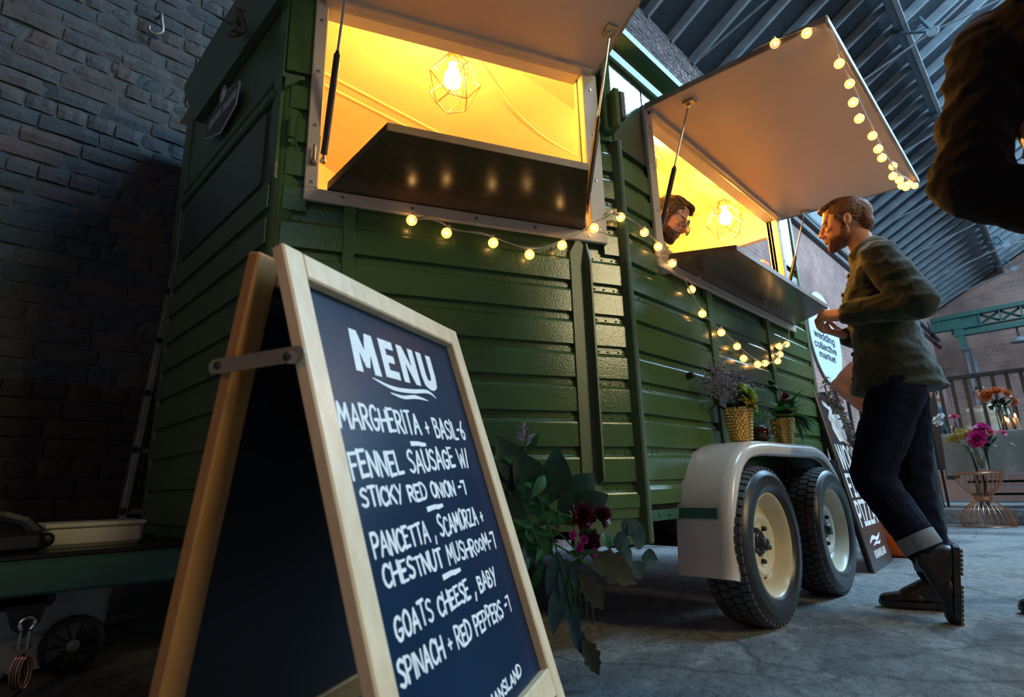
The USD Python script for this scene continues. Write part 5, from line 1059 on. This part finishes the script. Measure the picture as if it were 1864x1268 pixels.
part('cable', MB().tube(smooth_path([(.245, 2.19, .125), (.243, 2.19, .115), (.255, 2.18, .04), (.20, 2.15, .012), (.05, 2.1, .006), (-.2, 2.05, .006)], 24), .005, 6), M['black'], sk)
# ================================================================ people
MF = mf.Manifold
def sph(c, r, n=20): return MF.sphere(float(r), n).translate(tuple(map(float, c)))
def ell(c, rad, rot=(0, 0, 0), n=28): return MF.sphere(1.0, n).scale(tuple(map(float, rad))).rotate(tuple(map(float, rot))).translate(tuple(map(float, c)))
def hull(*a): return MF.batch_hull(list(a))
def chain(pts, rad, n=20):
    s = [sph(p, r, n) for p, r in zip(pts, rad)]
    return MF.batch_boolean([hull(a, b) for a, b in zip(s[:-1], s[1:])], mf.OpType.Add) if len(s) > 1 else s[0]
def union(*a): return MF.batch_boolean([x for x in a if x is not None], mf.OpType.Add)
def fin(m, edge, it=10, wr=0.0, ws=12.0, seed=0):
    m = m.refine_to_length(edge); a = m.to_mesh(); t = trimesh.Trimesh(np.array(a.vert_properties[:, :3], float), np.array(a.tri_verts, int), process=False)
    if it: trimesh.smoothing.filter_taubin(t, .5, .53, it)
    v = np.array(t.vertices)
    if wr:
        n = np.array(t.vertex_normals); q = v*V(ws, ws, ws*1.7); d = (1 - np.abs(2*meshkit.fbm(q + seed*9.1, 3, seed) - 1))**2
        v = v + n*((d - .45)*wr)[:, None]
    return v, np.array(t.faces)
def rotm(yaw=0, pitch=0, roll=0):
    y, p, r_ = map(math.radians, (yaw, pitch, roll)); cy, sy, cp, sp_, cr, sr = math.cos(y), math.sin(y), math.cos(p), math.sin(p), math.cos(r_), math.sin(r_)
    Z = np.array([[cy, -sy, 0], [sy, cy, 0], [0, 0, 1]]); Y = np.array([[cp, 0, sp_], [0, 1, 0], [-sp_, 0, cp]]); X = np.array([[1, 0, 0], [0, cr, -sr], [0, sr, cr]]); return Z @ Y @ X
def xform(vf, R, t, s=1.0): return (np.asarray(vf[0])*s) @ R.T + np.array(t, float), vf[1]
def head_parts(beard=None, hairstyle='short', fine=True, seed=1):
    """in the head's own frame: x forward, z up, origin between the ears; height about 0.235"""
    e = .0045 if fine else .012
    skull = ell((-.014, 0, .038), (.096, .074, .086))
    jaw = hull(ell((.070, 0, -.097), (.018, .020, .017)), ell((.016, .050, -.056), (.022, .016, .026)), ell((.016, -.050, -.056), (.022, .016, .026)), ell((.055, .028, -.040), (.026, .028, .038)), ell((.055, -.028, -.040), (.026, .028, .038)), ell((.030, 0, .02), (.055, .064, .05)))
    brow = hull(ell((.079, .030, .024), (.010, .016, .009)), ell((.082, 0, .024), (.009, .010, .010)), ell((.079, -.030, .024), (.010, .016, .009)), ell((.046, 0, .072), (.034, .05, .03)))
    cheek = union(ell((.062, .038, -.018), (.023, .021, .019)), ell((.062, -.038, -.018), (.023, .021, .019)))
    nose = union(hull(ell((.088, 0, .015), (.008, .007, .010)), ell((.107, 0, -.022), (.0105, .0098, .0090))), hull(ell((.107, 0, -.022), (.010, .009, .0085)), ell((.095, .012, -.029), (.008, .006, .006))), hull(ell((.107, 0, -.022), (.010, .009, .0085)), ell((.095, -.012, -.029), (.008, .006, .006))))
    lips = union(hull(ell((.085, .019, -.058), (.006, .006, .0032)), ell((.0945, 0, -.0548), (.006, .010, .0040)), ell((.085, -.019, -.058), (.006, .006, .0032))), hull(ell((.084, .017, -.0625), (.006, .006, .0036)), ell((.0930, 0, -.0655), (.006, .011, .0045)), ell((.084, -.017, -.0625), (.006, .006, .0036))), ell((.077, 0, -.080), (.012, .022, .012)), ell((.080, 0, -.045), (.012, .02, .014)))
    sock_ = union(ell((.093, .031, .003), (.013, .0155, .0085)), ell((.093, -.031, .003), (.013, .0155, .0085)))
    ears = []
    for s in (1, -1):
        o = ell((-.010, .076*s, .000), (.017, .007, .030), (0, -12, 14*s)); i_ = ell((-.005, .083*s, .002), (.009, .0055, .018), (0, -12, 14*s)); ears.append(o - i_)
    h = union(skull, jaw, brow, cheek) - sock_
    h = union(h, nose, lips, *ears)
    eyes = union(ell((.0700, .031, .002), (.0140, .0140, .0130)), ell((.0700, -.031, .002), (.0140, .0140, .0130)))
    pup = union(ell((.0822, .0320, .001), (.0030, .0056, .0056)), ell((.0822, -.0300, .001), (.0030, .0056, .0056)))
    lids = union(*[hull(ell((.077, (.031 + k)*s, .0075), (.0085, .006, .0048)), ell((.0795, .031*s, .0085), (.0085, .008, .0050))) for s in (1, -1) for k in (-.010, .010)], *[hull(ell((.076, .023*s, -.006), (.008, .006, .004)), ell((.075, .040*s, -.005), (.008, .005, .004))) for s in (1, -1)])
    out = {'eyes': fin(eyes, .006, 0), 'pupils': fin(pup, .004, 0)}
    hs = ell((-.018, 0, .043), (.103, .0795, .091)); cut = hs.trim_by_plane((-.60, 0, .80), .014)
    side = union(hull(ell((.028, .070, .03), (.014, .007, .02)), ell((.016, .0725, -.012), (.006, .005, .012))), hull(ell((.028, -.070, .03), (.014, .007, .02)), ell((.016, -.0725, -.012), (.006, .005, .012))))
    quiff = union(hull(ell((.070, .030, .096), (.018, .016, .011)), ell((.076, -.012, .101), (.020, .022, .014)), ell((.060, -.038, .094), (.016, .014, .010)), ell((.0, 0, .120), (.05, .05, .013))), hull(ell((.082, .008, .101), (.010, .016, .010)), ell((.060, .0, .108), (.018, .024, .012))))
    back = hull(ell((-.082, .03, -.02), (.028, .032, .036)), ell((-.082, -.03, -.02), (.028, .032, .036)), ell((-.07, 0, .05), (.050, .066, .05)))
    hr = union(cut, side, back, quiff)
    v, f = fin(hr, e*1.0, 5); t = trimesh.Trimesh(v, f, process=False); v = v + np.array(t.vertex_normals)*((meshkit.fbm(v*V(70, 120, 150), 3, seed) - .48)*.0085)[:, None]; out['hair'] = (v, f)
    bz = []
    for s in (1, -1): bz += [hull(ell((.0845, .013*s, .0215), (.0065, .006, .0030)), ell((.083, .030*s, .0255), (.0065, .006, .0032))), hull(ell((.083, .030*s, .0255), (.0065, .006, .0032)), ell((.074, .043*s, .023), (.005, .005, .0025)))]
    out['brows'] = fin(union(*bz), .006, 2)
    if beard:
        b = hull(ell((.0715, 0, -.099), (.0205, .0225, .0190)), ell((.0165, .0505, -.0575), (.0228, .0172, .0270)), ell((.0165, -.0505, -.0575), (.0228, .0172, .0270)), ell((.0625, .027, -.066), (.0215, .0215, .0205)), ell((.0625, -.027, -.066), (.0215, .0215, .0205)))
        b = b - ell((.105, 0, -.060), (.026, .0185, .0075)); b = b.trim_by_plane((-.40, 0, -.92), .012)
        sb = [hull(ell((.016, .0605*s, -.045), (.018, .0085, .020)), ell((.014, .0705*s, -.010), (.0085, .0045, .014))) for s in (1, -1)]
        mst = union(hull(ell((.0915, 0, -.0455), (.0065, .012, .0036)), ell((.084, .022, -.054), (.006, .006, .0045))), hull(ell((.0915, 0, -.0455), (.0065, .012, .0036)), ell((.084, -.022, -.054), (.006, .006, .0045))), hull(ell((.084, .022, -.054), (.006, .006, .0045)), ell((.076, .026, -.070), (.009, .008, .008))), hull(ell((.084, -.022, -.054), (.006, .006, .0045)), ell((.076, -.026, -.070), (.009, .008, .008))))
        v, f = fin(union(b, mst, *sb), e*1.1, 5); t = trimesh.Trimesh(v, f, process=False); v = v + np.array(t.vertex_normals)*((meshkit.fbm(v*170, 2, seed + 3) - .5)*.0045)[:, None]; out['beard'] = (v, f)
    out['head'] = (h, lids)
    return out
def hand(wr, d, pn, side, curl=(25, 35, 25), spread=5, s=1.0):
    """wr: wrist; d: fingers' direction; pn: way the palm faces; side +1 left, -1 right -> palm and five separate fingers in one solid"""
    d = np.array(d, float)/np.linalg.norm(d); pn = np.array(pn, float); pn -= d*(pn @ d); pn /= np.linalg.norm(pn); ac = np.cross(pn, d)*side   # towards the thumb
    P = lambda a, b, c: np.array(wr) + (d*a + ac*b + pn*c)*s
    kn = [P(.092, .030, 0), P(.096, .010, -.003), P(.092, -.011, -.002), P(.084, -.030, .002)]
    palm = hull(*[sph(k, .0115*s, 14) for k in kn], sph(P(.0, .018, 0), .017*s, 14), sph(P(0, -.018, 0), .016*s, 14), sph(P(.03, .026, .006), .015*s, 14), sph(P(.04, -.026, .006), .013*s, 14))
    fs = []
    for k, (base, ln, rr) in enumerate(zip(kn, (.046, .051, .047, .037), (.0088, .0092, .0088, .0078))):
        a = math.radians(spread*(1.5 - k)); fd = d*math.cos(a) + ac*math.sin(a); p = [base]; ang = 0
        for c_, l in zip(curl, (1, .68, .5)):
            ang += math.radians(c_*(1 + .12*k)); p.append(p[-1] + (fd*math.cos(ang) + pn*math.sin(ang))*ln*l*s)
        fs.append(chain(p, [rr*s*1.08, rr*s, rr*s*.92, rr*s*.82], 14))
    b = P(.025, .030, .010); td = d*.62 + ac*.62 + pn*.35; td /= np.linalg.norm(td); td2 = d*.9 + ac*.15 + pn*.45; td2 /= np.linalg.norm(td2)
    fs.append(chain([b, b + td*.042*s, b + td*.042*s + td2*.030*s, b + td*.042*s + td2*.052*s], [.0145*s, .0105*s, .0098*s, .008*s], 14))
    return union(palm, *fs)
def shoe(o, xd, zd, side):
    """a derby boot: o heel-point on the sole; xd towards the toe; zd up through the instep. Returns upper and sole in figure space"""
    x = np.array(xd, float)/np.linalg.norm(xd); z = np.array(zd, float); z -= x*(z @ x); z /= np.linalg.norm(z); y = np.cross(z, x); R = np.column_stack([x, y, z])
    up = union(hull(ell((.035, 0, .050), (.040, .035, .042)), ell((.055, 0, .125), (.046, .038, .02))), hull(ell((.045, 0, .045), (.046, .036, .04)), ell((.075, 0, .11), (.036, .036, .025)), ell((.16, 0, .055), (.045, .042, .03))), hull(ell((.15, .003, .045), (.05, .046, .03)), ell((.235, -.004, .034), (.043, .036, .024))))
    up = up.trim_by_plane((0, 0, 1), .022); v, f = fin(up, .012, 4); up_ = (v @ R.T + np.array(o), f)
    ol = Polygon([(.0, -.028), (.03, -.037), (.09, -.034), (.16, -.047), (.22, -.045), (.265, -.025), (.278, 0), (.265, .022), (.22, .042), (.16, .046), (.09, .034), (.03, .037), (0, .028), (-.008, 0)]).buffer(.004, quad_segs=3)
    fr = axes(o, x, y, z); m = MB().prism(ol, .010, .030, fr); lug = MB()
    for i in range(17):
        xx = .004 + i*.0162
        for j in range(-2, 3):
            if abs(j*.018) < (.036 if xx > .12 else .030) and not (.095 < xx < .125) and not (xx > .25 and abs(j) > 1): lug.box((xx, j*.017 - .0068, 0), (xx + .0115, j*.017 + .0068, .0105), fr)
    return up_, m, lug
def person(name, label, loc, rotz, J, look, build=1.0, beard=None, hat=None, fine=True, group=None, extra=None):
    """J: joints in the figure's frame (x forward, y left). look: materials. One continuous body, clothes and hair as its children"""
    t = thing(name, label, 'person', loc, group=group); Rz = rotm(rotz); e = .012 if fine else .03
    put = lambda nm, vf, mt, par=t, lb=None, kind=None, sm=True: part(nm, xform((np.asarray(vf[0]), vf[1]), Rz, (0, 0, 0)), mt, par, lb, kind=kind, smooth=sm, local=True)
    g = {k: np.array(v, float) for k, v in J.items() if k not in ('hrot', 'hl', 'hr', 'shoe_l', 'shoe_r')}
    HP = head_parts(beard, J.get('hstyle', 'short') if False else 'short', fine, seed=len(label)); HR = rotm(*J['hrot']); hs = J.get('hs', 1.0) if not isinstance(J.get('hs'), np.ndarray) else float(J['hs'])
    hmat = np.column_stack([HR*hs, g['head']])
    head = HP['head'][0].refine_to_length(.006 if fine else .02).transform(hmat)
    neck = hull(sph(g['head'] + HR @ V(-.030, 0, -.045)*hs, .050*hs), sph(g['neck'] + V(0, 0, -.02), .060))
    b = build
    arms = union(*[chain([g['sh' + s], g['el' + s], g['wr' + s]], [.052*b, .040*b, .027*b]) for s in 'lr'])
    tor = union(hull(ell(g['chest'], (.10*b, .165*b, .12)), ell(g['pelvis'] + V(0, 0, .06), (.095*b, .145*b, .08))), hull(ell(g['chest'], (.10*b, .16*b, .12)), sph(g['shl'], .05), sph(g['shr'], .05), sph(g['neck'], .06)))
    legs = union(*[chain([g['hip' + s], g['kn' + s], g['an' + s]], [.080*b, .052*b, .036*b]) for s in 'lr'])
    hands = []
    for s, sd in (('l', 1), ('r', -1)):
        if 'h' + s in J: hands.append(hand(g['wr' + s], *J['h' + s][:2], sd, *J['h' + s][2:]))
    body = union(union(tor, arms, legs, neck).refine_to_length(.02 if fine else .05), head, *([union(*hands).refine_to_length(.004)] if hands else []))
    a = body.to_mesh(); tm = trimesh.Trimesh(np.array(a.vert_properties[:, :3], float), np.array(a.tri_verts, int), process=False); trimesh.smoothing.filter_taubin(tm, .5, .53, 5)
    bp = put('body', (np.array(tm.vertices), np.array(tm.faces)), M['skin'])
    hx = lambda vf: xform(vf, HR, g['head'], hs)
    put('eyelids', hx(fin(HP['head'][1], .006, 2)), M['skin'], bp); put('eyes', hx(HP['eyes']), M['eyewhite'], bp); put('pupils', hx(HP['pupils']), M['black'], bp)
    put('eyebrows', hx(HP['brows']), look['hair'], bp); put('hair', hx(HP['hair']), look['hair'], t)
    if beard: put('beard', hx(HP['beard']), look['beard'], t)
    # clothes
    tw = look.get('wide', 1.0)*b; dp = look.get('deep', 1.0)*b; hz = g['pelvis'] + V(*look.get('hem', (0, 0, -.02)))
    top = union(hull(ell(g['chest'], (.122*dp, .190*tw, .13)), ell(g['pelvis'] + V(0, 0, .14), (.125*dp, .182*tw, .05))), hull(ell(g['pelvis'] + V(0, 0, .14), (.125*dp, .182*tw, .05)), ell(hz, (look.get('flare', .14)*dp, .195*tw, .012))),
                hull(ell(g['chest'] + V(0, 0, .02), (.115*dp, .175*tw, .11)), sph(g['shl'], .072*b), sph(g['shr'], .072*b), sph(g['neck'] + V(-.01, 0, -.02), .070)))
    sl = union(*[chain([g['sh' + s], (g['sh' + s]*.45 + g['el' + s]*.55), g['el' + s], g['el' + s]*.25 + g['wr' + s]*.75 , g['wr' + s]*.93 + g['el' + s]*.07], [.078*b, .074*b, .068*b, .056*b, .052*b]) for s in 'lr'])
    tp_ = put('jacket', fin(union(top, sl), e, 8, look.get('wr', .012), 9.0, len(label)), look['top'])
    nk, hc = g['neck'], HR @ V(-.02, 0, -.09)*hs + g['head']; ax = hc - nk; ax /= np.linalg.norm(ax)
    cf = toward(nk + ax*.0, ax); co_ = MB()
    an = np.linspace(0, 2*np.pi, 37); rw = []
    for (r0, h) in ((.074, -.012), (.072, .034), (.076, .044), (.092, .016), (.098, -.020)): rw.append(cf(np.array([[r0*math.cos(q)*1.02, r0*math.sin(q), h] for q in an[:-1]])))
    vv_ = np.vstack(rw); co_.add(vv_, np.array([[i*36 + j, i*36 + (j + 1) % 36, (i + 1)*36 + (j + 1) % 36, (i + 1)*36 + j] for i in range(4) for j in range(36)]))
    put('collar', co_.mesh(), look['top'], tp_)
    lg = union(*[chain([g['hip' + s], g['hip' + s]*.5 + g['kn' + s]*.5, g['kn' + s], g['kn' + s]*.25 + g['an' + s]*.75, g['an' + s] + (g['kn' + s] - g['an' + s])*.14], [.105*b, .095*b, .080*b, .068*b, .066*b]) for s in 'lr'], hull(ell(g['pelvis'] + V(0, 0, .05), (.118*b, .165*b, .06)), sph(g['hipl'], .10*b), sph(g['hipr'], .10*b)))
    tr_ = put('trousers', fin(lg, e*1.2, 6, .010, 11.0, len(label) + 4), look['legs'])
    for s in 'lr':
        if look.get('cuff') is not None and fine:
            p0, p1 = g['an' + s] + (g['kn' + s] - g['an' + s])*.13, g['an' + s] + (g['kn' + s] - g['an' + s])*.30; dd = (p1 - p0)
            put('turn_up', MB().tube([p0, p0 + dd*.04, p0 + dd*.5, p0 + dd*.96, p1], [.068, .0735, .0745, .075, .069], 26).mesh(), look['cuff'], tr_)
            put('sock', MB().tube([g['an' + s] + V(0, 0, -.02), p0 + dd*.2], [.046, .048], 16).mesh(), M['sock'], t)
        sp_ = J.get('shoe_' + s)
        if sp_ is None: sp_ = (g['an' + s] + V(-.055, 0, -g['an' + s][2]), (1, .12 if s == 'l' else -.12, 0), (0, 0, 1))
        up_, so, lug = shoe(np.array(sp_[0], float), sp_[1], sp_[2], s)
        sh_ = put('shoe', up_, look.get('shoe', M['leather'])); put('sole', so.mesh(), M['black'], sh_, sm=False); put('sole_tread', lug.mesh(), M['sole'], sh_, kind='stuff', sm=False)
        if fine:
            x = np.array(sp_[1], float)/np.linalg.norm(sp_[1]); z = np.array(sp_[2], float); z -= x*(z @ x); z /= np.linalg.norm(z); y = np.cross(z, x); lc = MB()
            for k in range(4): c = np.array(sp_[0]) + x*(.095 + .022*k) + z*(.128 - .017*k); lc.tube([c - y*.022, c + z*.004, c + y*.022], .003, 6)
            put('laces', lc.mesh(), M['black'], sh_, sm=False)
    return t, put, g, HR, hx, tp_

# the customer: left side to the camera, left knee bent and that toe on the floor
JC = dict(head=(.046, 0, 1.735), hrot=(4, 4, 0), neck=(-.028, .0, 1.565), chest=(-.020, 0, 1.33), pelvis=(-.035, 0, .97), shl=(-.060, .185, 1.472), shr=(-.045, -.185, 1.472), ell=(-.160, .245, 1.235), elr=(-.10, -.26, 1.19), wrl=(.098, .125, 1.262), wrr=(.115, -.06, 1.195),
          hipl=(-.03, .095, .90), hipr=(-.045, -.095, .90), knl=(.115, .125, .545), knr=(-.020, -.085, .50), anl=(-.040, .165, .215), anr=(-.050, -.065, .10),
          hl=((.94, -.26, .18), (-.05, -.62, -.78), (34, 46, 30), 4, 1.05), hr=((.80, .34, .38), (.1, .35, .9), (30, 40, 28), 5, 1.05), hs=1.04,
          shoe_l=((-.138, .185, .268), (.16, .035, -1.0), (1.0, .05, .16)), shoe_r=((-.105, -.065, 0), (1, .10, 0), (0, 0, 1)))
cust, put, g, HR, hx, jk = person('person', 'bearded person in a green wool jacket standing at the right hatch', (2.95, .55, 0), math.degrees(math.atan2(.983, -.183)), JC,
    dict(hair=M['hairginger'], beard=M['beardginger'], top=M['greenwool'], legs=M['denim'], cuff=M['cuff'], hem=(-.005, 0, -.055), flare=.168, deep=1.06, wide=.98, wr=.016), beard=True)
mm = MB()
JV = np.array([UsdGeom.Mesh.Get(stage, jk).GetPointsAttr().Get()][0]) @ rotm(math.degrees(math.atan2(.983, -.183)))      # jacket points in the figure's frame
def onjacket(p): return JV[np.argmin(np.linalg.norm(JV - np.array(p), axis=1))]
for z in (1.49, 1.38, 1.27, 1.10, .98): mm.lathe([(0, .006), (.009, .005), (.011, -.003)], 14, toward(onjacket((.14, .050, z)), (.9, .5, .1)))
put('buttons', mm.mesh(), M['black'], jk, sm=False)
wl, el_ = g['wrl'], g['ell']; put('sleeve_cuff', MB().tube([wl*.97 + el_*.03, wl*.88 + el_*.12, wl*.70 + el_*.30, wl*.69 + el_*.31], [.050, .0565, .0605, .056], 24).mesh(), M['greenwool'], jk)
put('finger_ring', MB().lathe([(.0098, -.002), (.0108, -.002), (.0108, .002), (.0098, .002)], 16, toward((.205, -.015, 1.262), (.6, .2, .6))).mesh(), M['gold'], cust, sm=False)

# the server leaning out behind the right hatch
JS = dict(head=(.515, .045, 1.335), hrot=(-14, 34, -10), neck=(.400, .03, 1.235), chest=(.26, 0, 1.15), pelvis=(.02, 0, .92), shl=(.36, .185, 1.20), shr=(.34, -.18, 1.22), ell=(.40, .28, .98), elr=(.40, -.26, 1.0), wrl=(.50, .14, 1.02), wrr=(.50, -.10, 1.03),
          hipl=(0, .09, .88), hipr=(0, -.09, .88), knl=(.02, .10, .48), knr=(.02, -.10, .48), anl=(-.02, .1, .1), anr=(-.02, -.1, .1), hl=((.8, -.4, .1), (0, -.3, -.9)), hr=((.8, .4, .1), (0, .3, -.9)), hs=1.0)
serv, put, g, HR, hx, jk = person('person', 'person with dark hair, beard and round glasses bending down inside the right hatch', (2.085, 1.645, .50), -54, JS,
    dict(hair=M['hairdark'], beard=M['hairdark'], top=M['shirt'], legs=M['denim'], shoe=M['leather']), beard=True, build=.95)
gm = MB()
for s in (1, -1):
    gm.tube([V(.113, .033*s, .000) + V(0, .024*math.cos(a), .020*math.sin(a)) for a in np.linspace(0, 2*np.pi, 29)], .0016, 6)
    gm.tube([V(.112, .057*s, .004), V(.06, .079*s, .010), V(-.01, .080*s, .010)], .0015, 5)
gm.tube([V(.113, .010, .003), V(.117, 0, .006), V(.113, -.010, .003)], .0015, 5)
gl_ = put('glasses', hx(gm.mesh()), M['iron'], serv)
put('lens', hx(MB().lathe([(0, 0), (.023, 0)], 24, axes((.113, .033, 0), (0, 1, 0), (0, 0, .84), (1, 0, 0))).lathe([(0, 0), (.023, 0)], 24, axes((.113, -.033, 0), (0, 1, 0), (0, 0, .84), (1, 0, 0))).mesh()), M['glass'], gl_)

def std(headz=1.70, **kw):
    J = dict(head=(.02, 0, headz), hrot=(0, 3, 0), neck=(-.03, 0, headz - .21), chest=(-.03, 0, 1.30), pelvis=(-.03, 0, .95), shl=(-.04, .19, headz - .28), shr=(-.04, -.19, headz - .28), ell=(-.08, .25, 1.14), elr=(-.08, -.25, 1.14), wrl=(.06, .20, .92), wrr=(.06, -.20, .92),
             hipl=(-.03, .10, .90), hipr=(-.03, -.10, .90), knl=(.0, .11, .50), knr=(0, -.11, .50), anl=(-.03, .12, .10), anr=(-.03, -.12, .10), hl=((.3, 0, -1), (0, -1, 0)), hr=((.3, 0, -1), (0, 1, 0)))
    J.update(kw)
    if J.pop('nohands', 0): J.pop('hl'); J.pop('hr')
    return J
# the passer-by in front on the right, hand in pocket
person('person', 'person in a dark brown coat and striped mustard trousers, nearest the camera', (1.60, -.20, 0), 0,
    std(1.76, shl=(-.02, .165, 1.50), ell=(-.06, .262, 1.175), wrl=(.01, .10, 1.06), hl=((.3, -.6, .2), (0, -.3, -1)), hipl=(0, .10, .90), knl=(.02, .135, .50), anl=(0, .15, .10), pelvis=(0, 0, 1.0), chest=(0, 0, 1.33)),
    dict(hair=M['hairdark'], top=M['browncoat'], legs=M['mustard'], wide=.84, wr=.02, hem=(0, 0, -.04)))
person('person', 'person in a black coat half hidden behind the striped trousers', (3.22, -.19, 0), 84, std(1.72, ell=(.10, .27, 1.12), wrl=(.16, .10, 1.10), anl=(.24, .10, .10), knl=(.15, .10, .50), nohands=1), dict(hair=M['hairblack'], top=M['blackcoat'], legs=M['black'], shoe=M['black'], flare=.16, hem=(0, 0, -.3)), fine=False)
person('person', 'person in a terracotta coat with bent elbow, hidden behind the customer', (5.32, .97, 0), 0, std(1.70, ell=(-.03, .35, 1.30), wrl=(.06, .17, 1.06), elr=(-.06, -.20, 1.16), wrr=(.10, -.06, 1.05)), dict(hair=M['hairdark'], top=M['terra'], legs=M['black']), fine=False)
person('person', 'person in a blue jacket standing behind the railing, left of the cream jumper', (11.35, 1.52, .165), -60, std(1.66), dict(hair=M['hairblack'], top=M['bluecoat'], legs=M['bluecoat']), fine=False)
person('person', 'person with dark hair and a cream jumper behind the railing', (11.6, .92, .165), 170, std(1.62), dict(hair=M['hairblack'], top=M['creamknit'], legs=M['black']), fine=False)
